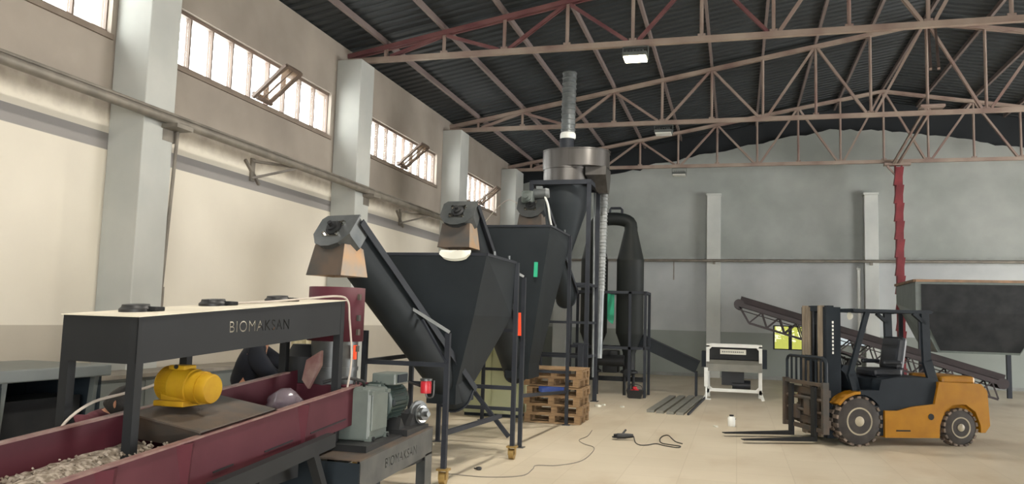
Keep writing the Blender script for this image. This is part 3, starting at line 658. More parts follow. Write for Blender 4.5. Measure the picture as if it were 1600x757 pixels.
mb = MB(off); q = atY(953, 480, TYK+.2); mb.loft([[(q.x-.09, q.y, q.z+.38), (q.x+.1, q.y, q.z+.38), (q.x+.1, q.y+.01, q.z+.38), (q.x-.09, q.y+.01, q.z+.38)], [(q.x-.09, q.y, q.z-.22), (q.x+.1, q.y, q.z-.3), (q.x+.1, q.y+.01, q.z-.3), (q.x-.09, q.y+.01, q.z-.22)], [(q.x-.02, q.y, q.z-.34), (q.x+.07, q.y, q.z-.4), (q.x+.07, q.y+.01, q.z-.4), (q.x-.02, q.y+.01, q.z-.34)]])
mb.build('green_panel', 'teal', t)
# low inclined chute from the columns to the separator
t = thing('inclined_chute', 'long dark sloping trough between the drying columns and the separator', 'conveyor', (-1.4, 19.1, 0)); off = t.location
p0 = atY(988, 526, 19.3); p1 = atY(1090, 574, 19.3)
mb = MB(off); mb.bar(p0, p1, .3, .28, up=(0, 0, 1)); mb.build('trough', 'hopper', t)
mb = MB(off); u_ = (p1-p0).normalized().cross(Vector((0, 1, 0))); u_ = -u_ if u_.z < 0 else u_; mb.bar(p0+u_*.14, p1+u_*.14, .36, .02, up=(0, 0, 1)); mb.build('lid', 'frame_dark', t)
mb = MB(off); mb.box((p1.x-.03, 19.18, (p1.z-.1)/2), (.05, .05, p1.z-.1)); mb.box((p1.x-.03, 19.4, (p1.z-.1)/2), (.05, .05, p1.z-.1)); mb.build('leg', 'frame_dark', t)

# ------------------------------------------------------------------ inclined bench frame with cut-out lettering
O = Vector((-3.30, 3.88, 1.60)); A = Vector((.19, 2.15, .16)).normalized(); WD = Vector((-2.15, .19, 0)).normalized(); TL = 2.165; TW = .58; UPV = Vector((0, 0, 1)); TH = .27
def cut_text(body, width, depth=.08):
    cu = bpy.data.curves.new('t', 'FONT'); cu.body = body; cu.size = 1; cu.extrude = depth; cu.align_x = 'LEFT'; cu.space_character = 1.12
    o = bpy.data.objects.new('t', cu); C.objects.link(o); bpy.context.view_layer.update()
    me = bpy.data.meshes.new_from_object(o.evaluated_get(bpy.context.evaluated_depsgraph_get())); bpy.data.objects.remove(o); bpy.data.curves.remove(cu)
    xs = [v.co.x for v in me.vertices]; k = width/(max(xs)-min(xs)); x0 = min(xs)
    for v in me.vertices: v.co = Vector(((v.co.x-x0)*k, v.co.y*k, v.co.z))
    return me
def cut_letters(plate, me, mtx):
    """punch lettering through a sheet-metal plate"""
    c = bpy.data.objects.new('t', me); C.objects.link(c); c.matrix_world = mtx
    md = plate.modifiers.new('b', 'BOOLEAN'); md.object = c; md.operation = 'DIFFERENCE'; md.solver = 'EXACT'
    bpy.context.view_layer.update()
    new = bpy.data.meshes.new_from_object(plate.evaluated_get(bpy.context.evaluated_depsgraph_get()))
    plate.modifiers.remove(md); ok = len(new.polygons) > 30
    if ok: plate.data = new
    bpy.data.objects.remove(c); bpy.data.meshes.remove(me); return ok
t = thing('machine_frame', 'grey sheet metal frame with cut-out lettering over the maroon feeder trough', 'frame', (O.x, O.y, 0)); off = t.location
mb = MB(off); e = O+A*TL
mb.loft([[O, O+WD*.005, O+WD*.005-UPV*TH, O-UPV*TH], [e, e+WD*.005, e+WD*.005-UPV*TH, e-UPV*TH]])
side = mb.build('lettered_side_panel', 'beam', t)
tx = cut_text('BIOMAKSAN', .64, .03)
s0 = .78
mt_ = Matrix((A, UPV, A.cross(UPV).normalized())).transposed().to_4x4(); mt_.translation = O+A*s0-UPV*.150
cut_letters(side, tx, mt_)
mb = MB(off); mb.loft([[O, O+WD*TW, O+WD*TW-UPV*TH, O-UPV*TH], [p_+A*.005 for p_ in (O, O+WD*TW, O+WD*TW-UPV*TH, O-UPV*TH)]]); mb.build('end_panel', 'beam', t)
mb = MB(off); mb.loft([[e-A*.005, e-A*.005+WD*TW, e-A*.005+WD*TW-UPV*TH, e-A*.005-UPV*TH], [e, e+WD*TW, e+WD*TW-UPV*TH, e-UPV*TH]]); mb.build('end_panel', 'beam', t)
q = O+WD*TW; mb = MB(off); mb.loft([[q, q-WD*.005, q-WD*.005-UPV*.125, q-UPV*.125], [q+A*TL, q+A*TL-WD*.005, q+A*TL-WD*.005-UPV*.125, q+A*TL-UPV*.125]]); mb.build('rear_panel', 'beam', t)
mb = MB(off); n_ = UPV*.006; mb.prism([O-WD*.01-A*.01, e-WD*.01+A*.01, e+WD*(TW+.01)+A*.01, O+WD*(TW+.01)-A*.01], n_); tp = mb.build('top_sheet', 'plaster_white', t); tag(tp, 'pale dusty top sheet')
for p_ in (O+A*.03+WD*.03, e-A*.03+WD*.03, O+A*.03+WD*(TW-.03), O+A*1.0+WD*(TW-.03), e-A*.03+WD*(TW-.03)):
    mb = MB(off); h = p_.z-.02; mb.box((p_.x, p_.y, h/2), (.06, .06, h)); mb.build('leg', 'beam', t)
# round covers on the top sheet
for s, w, lab in ((.33, .36, 'black round cover on the bench frame, nearest the camera'), (1.07, .4, 'black round cover on the bench frame, middle one'), (1.75, .36, 'black round cover on the bench frame, nearest the maroon cylinder')):
    p_ = O+A*s+WD*w+UPV*.006; u = A.cross(WD).normalized(); u = -u if u.z < 0 else u
    t2 = thing('round_cover', lab, 'cover', p_, 0, 'round covers on the bench frame')
    mb = MB(p_); mb.lathe(p_, u, [(.1, 0), (.1, .018), (.085, .03), (.08, .045), (.03, .048)], 28); mb.build('disc', 'black', t2, True)
    mb = MB(p_); mb.box(p_+Vector((.1, .05, .02)), (.08, .09, .028), None, .006); mb.build('lug', 'darkmetal', t2)
# pale cable from the covers over the frame end and down along the leg
mb = MB(); cb = [O+A*1.2+WD*.3+UPV*.02, O+A*1.5+WD*.22+UPV*.02, O+A*1.85+WD*.15+UPV*.03, O+A*2.1+WD*.04+UPV*.04, O+A*2.2-WD*.0+UPV*.0, O+A*2.21-WD*.02-UPV*.15, O+A*2.22-WD*.05-UPV*.5, O+A*2.18-WD*.02-UPV*.85, O+A*2.08-WD*.04-UPV*.98, O+A*1.99-WD*.05-UPV*.95]
mb.path(crv(cb), .0085, 8); solo(mb, 'cable', 'cable', 'pale cable looping over the lettered frame end and down its leg', 'cable', tuple(cb[4]), smooth=True)

# ------------------------------------------------------------------ maroon vibrating feeder trough
fx1, fx0 = -3.045, -3.60
def zr_(y): return .84+(y-3.29)*.0758
t = thing('vibrating_feeder', 'maroon sloping feeder trough below the lettered frame', 'feeder', (-3.3, 4.5, 0)); off = t.location
ya, yb_ = 2.3, 6.22
def wallplate(x, d, up, dn, y0=ya, y1=yb_):
    return [[(x, y0, zr_(y0)+up), (x+d, y0, zr_(y0)+up), (x+d, y0, zr_(y0)+dn), (x, y0, zr_(y0)+dn)], [(x, y1, zr_(y1)+up), (x+d, y1, zr_(y1)+up), (x+d, y1, zr_(y1)+dn), (x, y1, zr_(y1)+dn)]]
mb = MB(off); mb.loft(wallplate(fx1, -.008, 0, -.31)); mb.build('right_side_panel', 'red', t)
mb = MB(off); mb.loft(wallplate(fx0, .008, .11, -.31, ya, 4.15)); mb.loft(wallplate(fx0, .008, .11, -.31, 4.15, yb_)); mb.build('left_side_panel', 'red', t)
mb = MB(off); mb.loft([[(fx0+.008, y, zr_(y)-.2), (fx1-.008, y, zr_(y)-.2), (fx1-.008, y, zr_(y)-.21), (fx0+.008, y, zr_(y)-.21)] for y in (ya, yb_)]); mb.build('trough_floor', 'red', t)
mb = MB(off); mb.loft([[(fx1-.035, y, zr_(y)+.006), (fx1+.012, y, zr_(y)+.006), (fx1+.012, y, zr_(y)-.006), (fx1-.035, y, zr_(y)-.006)] for y in (ya, yb_)]); mb.loft([[(fx0-.012, y, zr_(y)+.116), (fx0+.035, y, zr_(y)+.116), (fx0+.035, y, zr_(y)+.104), (fx0-.012, y, zr_(y)+.104)] for y in (ya, 6.0)]); mb.build('top_lip', 'redlight', t)
for y in (3.45, 4.05, 5.35):     # stiffening ribs: slanted folded gussets outside the side panel
    mb = MB(off); w = .1; mb.loft([[(fx1, y-w, zr_(y)-.012), (fx1, y+w*.6, zr_(y)-.012), (fx1+.05, y-w*.2, zr_(y)-.012)], [(fx1, y-.02, zr_(y)-.3), (fx1, y+.03, zr_(y)-.3), (fx1+.012, y, zr_(y)-.3)]]); mb.build('gusset', 'red', t)
mb = MB(off)
for a_, b_ in ((3.5, 3.95), (4.3, 4.5), (4.85, 5.2), (5.45, 6.0)): mb.loft([[(fx1+.001, y, zr_(y)-.235), (fx1+.007, y, zr_(y)-.235), (fx1+.007, y, zr_(y)-.245), (fx1+.001, y, zr_(y)-.245)] for y in (a_, b_)])
mb.build('weld_strip', 'darkmetal', t)
mb = MB(off); y0, y1 = 4.16, 4.95
mb.loft([[(fx0, y, zr_(y)+.115+k), (fx1, y, zr_(y)+.03+k), (fx1, y, zr_(y)+.02+k), (fx0, y, zr_(y)+.105+k)] for y, k in ((y0, 0), (y1, 0))])
mb.loft([[(fx0+.01, y0, zr_(y0)+.11), (fx1-.01, y0, zr_(y0)+.025), (fx1-.01, y0+.006, zr_(y0)+.025), (fx0+.01, y0+.006, zr_(y0)+.11)], [(fx0+.01, y0+.1, zr_(y0)-.06), (fx1-.01, y0+.1, zr_(y0)-.1), (fx1-.01, y0+.106, zr_(y0)-.1), (fx0+.01, y0+.106, zr_(y0)-.06)]])
mb.loft([[(fx0+.01, y1, zr_(y1)+.11), (fx1-.01, y1, zr_(y1)+.025), (fx1-.01, y1+.006, zr_(y1)+.025), (fx0+.01, y1+.006, zr_(y1)+.11)], [(fx0+.01, y1+.22, zr_(y1)-.04), (fx1-.01, y1+.22, zr_(y1)-.04), (fx1-.01, y1+.226, zr_(y1)-.04), (fx0+.01, y1+.226, zr_(y1)-.04)]])
mb.build('motor_bridge', 'rust', t)
mb = MB(off)
mb.path([(-3.33, 3.0, .3), (-3.33, 5.9, .52)], .05, 10); mb.b2(-3.5, -3.1, 4.9, 5.4, .45, .7); mb.build('spring_support', 'darkmetal', t)
# subframe bars and legs below the trough
pa, pb_ = atD(330, 770, 4.55), atD(518, 688, 6.05)
mb = MB(off); mb.bar(pa, pb_, .07, .1); mb.build('subframe_bar', 'beam', t)
mb = MB(off); pc = pa.lerp(pb_, .78); mb.bar(pc, (pc.x, pc.y+.42, .0), .07, .06); mb.build('subframe_leg', 'beam', t)
mb = MB(off); mb.bar(pa+Vector((-.45, 0, 0)), pb_+Vector((-.45, 0, 0)), .07, .1); mb.build('subframe_bar', 'beam', t)
mb = MB(off); mb.box((pa.x, pa.y+.1, pa.z/2), (.06, .06, pa.z)); mb.box((pa.x-.45, pa.y+.1, pa.z/2), (.06, .06, pa.z)); mb.box((pb_.x-.45, pb_.y-.05, pb_.z/2), (.06, .06, pb_.z)); mb.build('subframe_leg', 'beam', t)
# loose feedstock in the trough
mb = MB(); ny, nx = 60, 14; rows = []
yy0, yy1 = ya+.02, 4.2
for i in range(ny):
    y = yy0+(yy1-yy0)*i/(ny-1); rows.append([Vector((fx0+.012+(fx1-fx0-.026)*j/(nx-1), y, zr_(y)-.085+.035*math.sin(j*.7+i*.13)*math.sin(PI*j/(nx-1))+random.uniform(0, .018))) for j in range(nx)])
vs = [[mb.v(p_) for p_ in r] for r in rows]
for i in range(ny-1):
    for j in range(nx-1): mb.bm.faces.new((vs[i][j], vs[i][j+1], vs[i+1][j+1], vs[i+1][j]))
for _ in range(260):
    y = random.uniform(yy0+.03, yy1-.03); x = random.uniform(fx0+.04, fx1-.05); s = random.uniform(.007, .016)
    mb.box((x, y, zr_(y)-.06+.01*random.random()), (s*1.6, s, s*.8), Euler((random.random(), random.random(), random.random()*3)))
o = solo(mb, 'feedstock', 'feedstock', 'grey-brown crushed feedstock lying in the maroon trough', 'feedstock', (-3.3, 3.3, .8)); o['kind'] = 'stuff'

# yellow vibration motor
mc = Vector((-3.39, 4.46, zr_(4.5)+.235)); t = thing('vibration_motor', 'yellow vibration motor bolted across the maroon trough', 'motor', (mc.x, mc.y, mc.z-.14)); off = t.location
ax_ = Vector((1, -.06, -.06)).normalized()
mb = MB(off); mb.lathe(mc-ax_*.17, ax_, [(.06, -.02), (.1, 0), (.108, .02), (.108, .1), (.112, .105), (.112, .235), (.104, .24), (.104, .31)], 30); mb.build('housing', 'yellow', t, True)
mb = MB(off); mb.lathe(mc+ax_*.14, ax_, [(.094, 0), (.094, .055), (.086, .068), (.02, .07)], 30); mb.build('end_cover', 'yellow', t, True)
mb = MB(off); mb.box(mc+Vector((-.03, 0, -.105)), (.22, .26, .035), None, .006); mb.box(mc+Vector((-.03, -.07, -.08)), (.18, .03, .06)); mb.box(mc+Vector((-.03, .07, -.08)), (.18, .03, .06)); mb.build('foot', 'yellow', t)
mb = MB(off)
for k in range(9): mb.lathe(mc-ax_*(.155-.01*k), ax_, [(.112, 0), (.112, .004)], 30)
mb.build('cooling_ribs', 'yellow', t, True)
mb = MB(off); mb.box(mc+Vector((-.03, -.01, .115)), (.12, .12, .03), None, .008); bx = mb.build('terminal_box', 'yellow', t)
mb = MB(off); mb.tube(mc+Vector((-.03, -.07, .12)), mc+Vector((-.03, -.078, .122)), .014, n=12); mb.build('cable_gland', 'black', bx)
mb = MB(); cb = [mc+Vector((-.14, -.06, .02)), mc+Vector((-.22, -.12, -.02)), mc+Vector((-.3, -.2, -.05)), mc+Vector((-.34, -.45, -.1)), mc+Vector((-.38, -.62, -.26)), mc+Vector((-.42, -.62, -.6))]
mb.path(crv(cb), .009, 8); solo(mb, 'cable', 'cable', 'grey cable curving from the yellow motor over the trough wall', 'cable', tuple(cb[0]), smooth=True)
# clear plastic bag
mb = MB(); bc = Vector((-3.3, 5.5, zr_(5.5)-.04)); rings = []
for i in range(9):
    u = i/8; r = .13*math.sin(PI*min(.95, u*.8+.12)); rings.append([(bc.x+math.cos(2*PI*k/16)*r*(1+.18*math.sin(3*k+i)), bc.y+math.sin(2*PI*k/16)*r*1.2*(1+.15*math.cos(5*k+i*2)), bc.z-.13+u*.24) for k in range(16)])
mb.loft(rings); solo(mb, 'plastic_bag', 'bag', 'crumpled clear plastic bag in the maroon trough near the cylinder', 'bag', tuple(bc), smooth=True)

# ------------------------------------------------------------------ pellet press
t = thing('pellet_press', 'pellet press with maroon upright cylinder and grey gear motor on lettered base', 'machine', (-3.1, 6.5, 0)); off = t.location
cc = Vector((-3.36, 6.36, 0))
mb = MB(off); cyl = mb.lathe(cc+Vector((0, 0, 1.42)), (0, 0, 1), [(.24, 0), (.24, .46)], 40, False); o = mb.build('maroon_cylinder', 'red', t, True); o.modifiers.new('s', 'SOLIDIFY').thickness = .008
mb = MB(off); mb.lathe(cc+Vector((0, 0, 1.05)), (0, 0, 1), [(.2, 0), (.2, .12), (.21, .12), (.21, .15), (.2, .15), (.2, .4), (.22, .4), (.22, .43)], 36); mb.build('lower_cylinder', 'steel', t, True)
mb = MB(off); mb.b2(-3.6, -3.12, 6.16, 6.58, .55, 1.06, .01); mb.build('die_housing', 'red', t)
mb = MB(off); mb.lathe(cc+Vector((-.27, -.04, 1.12)), (0, 0, 1), [(.14, -.2), (.16, 0), (.17, .16), (.12, .22), (.1, .26)], 24); mb.build('intake_hood', 'darkmetal', t, True)
mb = MB(off); q = atD(490, 575, 6.55); mb.prism([q+Vector((.06, 0, .14)), q+Vector((-.07, 0, .06)), q+Vector((-.09, -.02, -.1)), q+Vector((-.03, -.02, -.17)), q+Vector((.06, 0, .02))], (.01, .02, 0)); mb.build('access_flap', 'redlight', t)
for z in (1.8, 1.62, 1.5, 1.36):
    mb = MB(off); mb.box(cc+Vector((.235, -.05, z)), (.03, .04, .05)); mb.build('latch', 'rust', t)
mb = MB(off); mb.box(cc+Vector((.225, -.06, 1.33)), (.02, .03, .12)); mb.build('red_handle', 'orange', t)
# base with lettering
bx1 = -2.73; bx0 = -3.42; by0, by1 = 5.66, 7.16
def zb_(y): return .545+(y-5.66)*.05
mb = MB(off); L0 = [(bx1, by0, zb_(by0)), (bx1-.006, by0, zb_(by0)), (bx1-.006, by0, 0), (bx1, by0, 0)]
mb.loft([[(bx1, by0, zb_(by0)), (bx1-.006, by0, zb_(by0)), (bx1-.006, by0, zb_(by0)-.23), (bx1, by0, zb_(by0)-.23)], [(bx1, by1, zb_(by1)), (bx1-.006, by1, zb_(by1)), (bx1-.006, by1, zb_(by1)-.23), (bx1, by1, zb_(by1)-.23)]])
bs = mb.build('lettered_base_panel', 'steel', t)
tx = cut_text('BIOMAKSAN', .66, .02); dA = Vector((0, 1, .05)).normalized(); mt_ = Matrix((dA, UPV, Vector((1, 0, 0)))).transposed().to_4x4(); mt_.translation = Vector((bx1, 6.12, zb_(6.12)-.145)); cut_letters(bs, tx, mt_)
mb = MB(off); mb.b2(bx1-.03, bx1-.024, by0+.01, by1-.01, .34, .54); mb.build('inner_web', 'darkmetal', t)
mb = MB(off); mb.loft([[(bx1, y, zb_(y)), (bx0, y, zb_(y)), (bx0, y, zb_(y)+.012), (bx1, y, zb_(y)+.012)] for y in (by0, by1)]); mb.build('base_plate', 'rust', t)
mb = MB(off); mb.b2(bx0, bx1, by0, by0+.006, 0, .53); mb.build('base_end_panel', 'dark', t)
mb = MB(off); mb.b2(bx0, bx0+.006, by0, by1, .3, .54); mb.build('base_rear_panel', 'dark', t)
mb = MB(off); mb.b2(bx1-.008, bx1, by1-.16, by1, 0, .4); mb.b2(bx1-.15, bx1, by1-.006, by1, 0, .6); mb.build('base_leg', 'steel', t)
mb = MB(off); mb.prism([(bx1-.5, by1-.22, .38), (bx1-.5, by1-.02, .38), (bx1-.5, by1-.02, 0), (bx1-.5, by1-.09, 0)], (-.01, 0, 0)); mb.b2(bx0, bx0+.06, by1-.1, by1, 0, .5); mb.build('base_leg', 'dark', t)
# gearbox, motor, bearing
mb = MB(off); g = Vector((-3.06, 6.3, .83)); mb.box(g, (.34, .36, .42), None, .02); gb = mb.build('gearbox', 'gear', t)
mb = MB(off)
mb.box(g+Vector((.175, 0, .02)), (.015, .3, .3), None, .006)
for sy in (-.15, .15):
    mb.box(g+Vector((.16, sy, -.2)), (.06, .05, .06)); mb.box(g+Vector((.05, sy, .21)), (.1, .05, .03)); mb.box(g+Vector((.175, sy, .18)), (.03, .06, .03))
mb.build('gearbox_cover', 'gear', gb)
mb = MB(off)
for sy in (-.14, .14): mb.lathe(g+Vector((.19, sy, -.19)), (1, 0, 0), [(.018, 0), (.018, .015)], 8)
mb.build('bolt', 'darkmetal', gb)
mb = MB(off); R_ = [g+Vector((-.02, -.06+.035*math.cos(a), .25+.035*math.sin(a))) for a in [2*PI*k/12 for k in range(13)]]; mb.path(R_, .009, 6); mb.build('lifting_eye', 'darkmetal', gb)
mo = Vector((-3.03, 6.49, .9)); mb = MB(off); mb.lathe(mo, (0, 1, 0), [(.15, 0), (.17, .01), (.17, .03), (.155, .04), (.155, .36), (.165, .37), (.15, .43), (.06, .45)], 32); mt = mb.build('motor', 'motorgreen', t, True)
mb = MB(off)
for k in range(28):
    a = 2*PI*k/28; c = mo+Vector((math.cos(a)*.165, .2, math.sin(a)*.165)); mb.box(c, (.03, .31, .006), Euler((0, -a, 0)))
mb.build('cooling_fins', 'motorgreen', mt)
mb = MB(off); mb.box(mo+Vector((.06, .2, .195)), (.22, .3, .1), None, .012); tb = mb.build('terminal_box', 'gear', mt)
mb = MB(off); mb.box(mo+Vector((.175, .2, .2)), (.012, .2, .07)); mb.tube(mo+Vector((.18, .02, 0)), mo+Vector((.185, .02, 0)), .03, n=14); mb.build('box_lid', 'dark', tb)
mb = MB(off); c = Vector((-2.86, 7.08, .75)); mb.lathe(c, (1, -.35, .05), [(.12, 0), (.12, .03), (.09, .035), (.09, .06), (.06, .065), (.06, .1), (.025, .105), (.025, .14)], 28); fl_ = mb.build('bearing_flange', 'steel', t, True)
mb = MB(off); mb.lathe(c+Vector((.05, -.02, 0)), (1, -.35, .05), [(.075, 0), (.075, .02), (.05, .02), (.05, .035)], 24); mb.build('bearing_ring', 'chrome', fl_, True)
mb = MB(off); mb.b2(-3.1, -2.76, 6.62, 7.12, .6, .66); mb.prism([(-2.84, 6.62, .64), (-2.84, 6.78, .64), (-2.84, 6.66, .76)], (-.2, 0, 0)); mb.prism([(-2.84, 6.85, .64), (-2.84, 7.1, .64), (-2.84, 6.95, .76)], (-.2, 0, 0)); mb.b2(-3.2, -2.8, 5.9, 6.62, .565, .62); mb.build('mounting_rail', 'black', t)
mb = MB(off); c = Vector((-2.83, 7.2, .93)); mb.lathe(c, (0, 0, 1), [(.05, 0), (.052, .02), (.052, .1), (.045, .115)], 20); ob_ = mb.build('oil_cup', 'redplastic', t, True); tag(ob_, 'red oil cup')
mb = MB(off); mb.lathe(c+Vector((0, 0, .115)), (0, 0, 1), [(.058, 0), (.058, .02)], 20); mb.path(crv([c+Vector((.0, 0, 0)), c+Vector((.02, 0, -.04)), c+Vector((.075, 0, -.02)), c+Vector((.08, .0, .12))]), .008, 6); mb.build('cup_lid', 'steel', ob_, True)
mb = MB(off); mb.path(crv([g+Vector((.0, .05, .22)), g+Vector((.05, -.1, .27)), g+Vector((-.05, -.25, .3)), g+Vector((-.2, -.3, .26))]), .014, 8); mb.build('hose', 'black', t); mb = MB(off); mb.path(crv([c+Vector((-.05, 0, .06)), c+Vector((-.12, -.1, .1)), c+Vector((-.16, -.2, .14))]), .01, 8); mb.build('hose', 'black', t)
mb = MB(); q = Vector((-2.85, 6.42, .60)); mb.box(q, (.035, .13, .02), Euler((0, 0, .4))); solo(mb, 'pipe_wrench', 'orange', 'small red-handled tool lying on the press base', 'tool', tuple(q))
mb = MB(); q = Vector((-2.86, 6.12, .59)); mb.loft([[(q.x-.06, q.y-.12, q.z), (q.x+.05, q.y-.1, q.z), (q.x+.05, q.y-.1, q.z+.01), (q.x-.06, q.y-.12, q.z+.015)], [(q.x-.04, q.y, q.z), (q.x+.06, q.y+.02, q.z), (q.x+.06, q.y+.02, q.z+.03), (q.x-.04, q.y, q.z+.025)], [(q.x-.05, q.y+.14, q.z), (q.x+.03, q.y+.15, q.z), (q.x+.03, q.y+.15, q.z+.01), (q.x-.05, q.y+.14, q.z+.012)]]); solo(mb, 'cleaning_rag', 'offwhite', 'white rag crumpled on the press base beside the red-handled tool', 'rag', tuple(q))

# ------------------------------------------------------------------ people behind the trough
def skin_mesh(name, pts, edges, m, parent, off, sub=2):
    me = bpy.data.meshes.new(name); keys = list(pts); me.from_pydata([Vector(pts[k][0])-off for k in keys], [(keys.index(a), keys.index(b)) for a, b in edges], [])
    me.materials.append(M[m]); o = bpy.data.objects.new(name, me); C.objects.link(o)
    md = o.modifiers.new('skin', 'SKIN'); md.use_smooth_shade = True
    sv = me.skin_vertices[0].data if me.skin_vertices else None
    if sv is None:
        bpy.context.view_layer.update(); sv = me.skin_vertices[0].data
    for i, k in enumerate(keys):
        r = pts[k][1]; sv[i].radius = r if isinstance(r, tuple) else (r, r)
    sv[0].use_root = True
    sd = o.modifiers.new('sub', 'SUBSURF'); sd.levels = sub; sd.render_levels = sub
    if parent: o.parent = parent
    return o
def hand(P, E, wrist, dirv, side, pre):
    d = Vector(dirv).normalized(); s = Vector(side).normalized(); dn = d.cross(s)
    w = Vector(wrist); P[pre+'palm'] = (w+d*.05, (.036, .016)); E.append((pre+'wr', pre+'palm'))
    for i, (o_, L) in enumerate(((-.03, .065), (-.01, .075), (.01, .07), (.028, .055))):
        a = w+d*.085+s*o_; P[f'{pre}f{i}a'] = (a, .01); P[f'{pre}f{i}b'] = (a+d*L*.5+dn*.01, .009); P[f'{pre}f{i}c'] = (a+d*L*.9+dn*.03, .007)
        E.extend([(pre+'palm', f'{pre}f{i}a'), (f'{pre}f{i}a', f'{pre}f{i}b'), (f'{pre}f{i}b', f'{pre}f{i}c')])
    a = w+d*.03-s*.035; P[pre+'t1'] = (a, .011); P[pre+'t2'] = (a+d*.035-s*.02+dn*.01, .009); E.extend([(pre+'palm', pre+'t1'), (pre+'t1', pre+'t2')])
def person(label, loc, J, clothes, headdir):
    """J: joint positions relative to loc"""
    t = thing('person', label, 'person', loc); off = Vector((0, 0, 0))
    P = {}; E = []
    rad = dict(pelvis=(.14, .12), waist=(.14, .12), chest=(.19, .16), neck=.05, skull=.08, shl=.07, shr=.07, ell=.05, elr=.05, lwr=.028, rwr=.028, hl=.08, hr=.08, kl=.055, kr=.055, al=.04, ar=.04, tl=.035, tr=.035)
    for k, v in J.items(): P[k] = (Vector(v), rad[k])
    E = [('pelvis', 'waist'), ('waist', 'chest'), ('chest', 'neck'), ('neck', 'skull'), ('chest', 'shl'), ('chest', 'shr'), ('shl', 'ell'), ('shr', 'elr'), ('ell', 'lwr'), ('elr', 'rwr'), ('pelvis', 'hl'), ('pelvis', 'hr'), ('hl', 'kl'), ('hr', 'kr'), ('kl', 'al'), ('kr', 'ar'), ('al', 'tl'), ('ar', 'tr')]
    for s in 'lr':
        w = Vector(J[s+'wr']); e_ = Vector(J['el'+s]); d = (w-e_).normalized(); hand(P, E, w, d, d.cross(Vector((0, 0, 1))) if abs(d.z) < .9 else Vector((1, 0, 0)), s)
    skin_mesh('body', P, E, 'skin', t, off)
    # head with face
    h = Vector(J['skull'])+Vector(headdir)*.02; f = Vector(headdir).normalized(); sd = f.cross(Vector((0, 0, 1))).normalized(); u = sd.cross(f)
    mb = MB(); rings = []
    for i in range(11):
        a = -PI/2+PI*(i+.5)/11; z = math.sin(a)*.115; rr = math.cos(a)*(.078 if z > -.03 else .066); ring = []
        for k in range(20):
            b = 2*PI*k/20; ff = math.cos(b); r2 = rr*(1.18 if ff > 0 else 1.2); nose = .022*math.exp(-((z+.01)/.025)**2)*max(0, ff)**14
            ring.append(h+u*z+f*(ff*r2+nose-.0)+sd*math.sin(b)*rr)
        rings.append(ring)
    mb.loft(rings); hd = mb.build('head', 'skin', t, True)
    mb = MB()
    for s in (-1, 1): mb.ball(h+sd*s*.03+f*.083+u*.015, .011, n=8)
    mb.bar(h+sd*-.022+f*.084-u*.055, h+sd*.022+f*.084-u*.055, .008); mb.build('face_features', 'hair', hd)
    mb = MB()
    for s in (-1, 1): mb.ball(h+sd*s*.078-f*.005-u*.005, .026, (.4, .8, 1.1), 10)
    mb.build('ear', 'skin', hd, True)
    mb = MB(); rings = []
    for i in range(8):
        a = -.25+(PI/2+.2)*(i/7); ring = []
        for k in range(22):
            b = 2*PI*k/22; ff = math.cos(b); drop = 0 if ff > .45 else .05; r2 = .097*(1.12 if ff < 0 else 1.0)
            ring.append(h+u*(math.sin(a)*.135-drop*(1-i/7)+.01)+f*(ff*r2*math.cos(a)*1.05-.008)+sd*math.sin(b)*.09*math.cos(a)*(1+.04*math.sin(7*k)))
        rings.append(ring)
    mb.loft(rings); mb.build('hair', 'hair', hd, True)
    for nm, mt_, ks, es, g in clothes:
        Q = {k: (P[k][0], tuple(c+g for c in P[k][1]) if isinstance(P[k][1], tuple) else P[k][1]+g) for k in ks}
        skin_mesh(nm, Q, es, mt_, t, off)
    return t
JK = ('jacket', 'navy', ['chest', 'waist', 'pelvis', 'neck', 'shl', 'shr', 'ell', 'elr', 'lwr', 'rwr'], [('chest', 'waist'), ('waist', 'pelvis'), ('chest', 'neck'), ('chest', 'shl'), ('chest', 'shr'), ('shl', 'ell'), ('shr', 'elr'), ('ell', 'lwr'), ('elr', 'rwr')], .028)
TR = ('trousers', 'trousers', ['pelvis', 'hl', 'hr', 'kl', 'kr', 'al', 'ar'], [('pelvis', 'hl'), ('pelvis', 'hr'), ('hl', 'kl'), ('hr', 'kr'), ('kl', 'al'), ('kr', 'ar')], .02)
SHO = ('shoes', 'black', ['al', 'tl', 'ar', 'tr'], [('al', 'tl'), ('ar', 'tr')], .018)
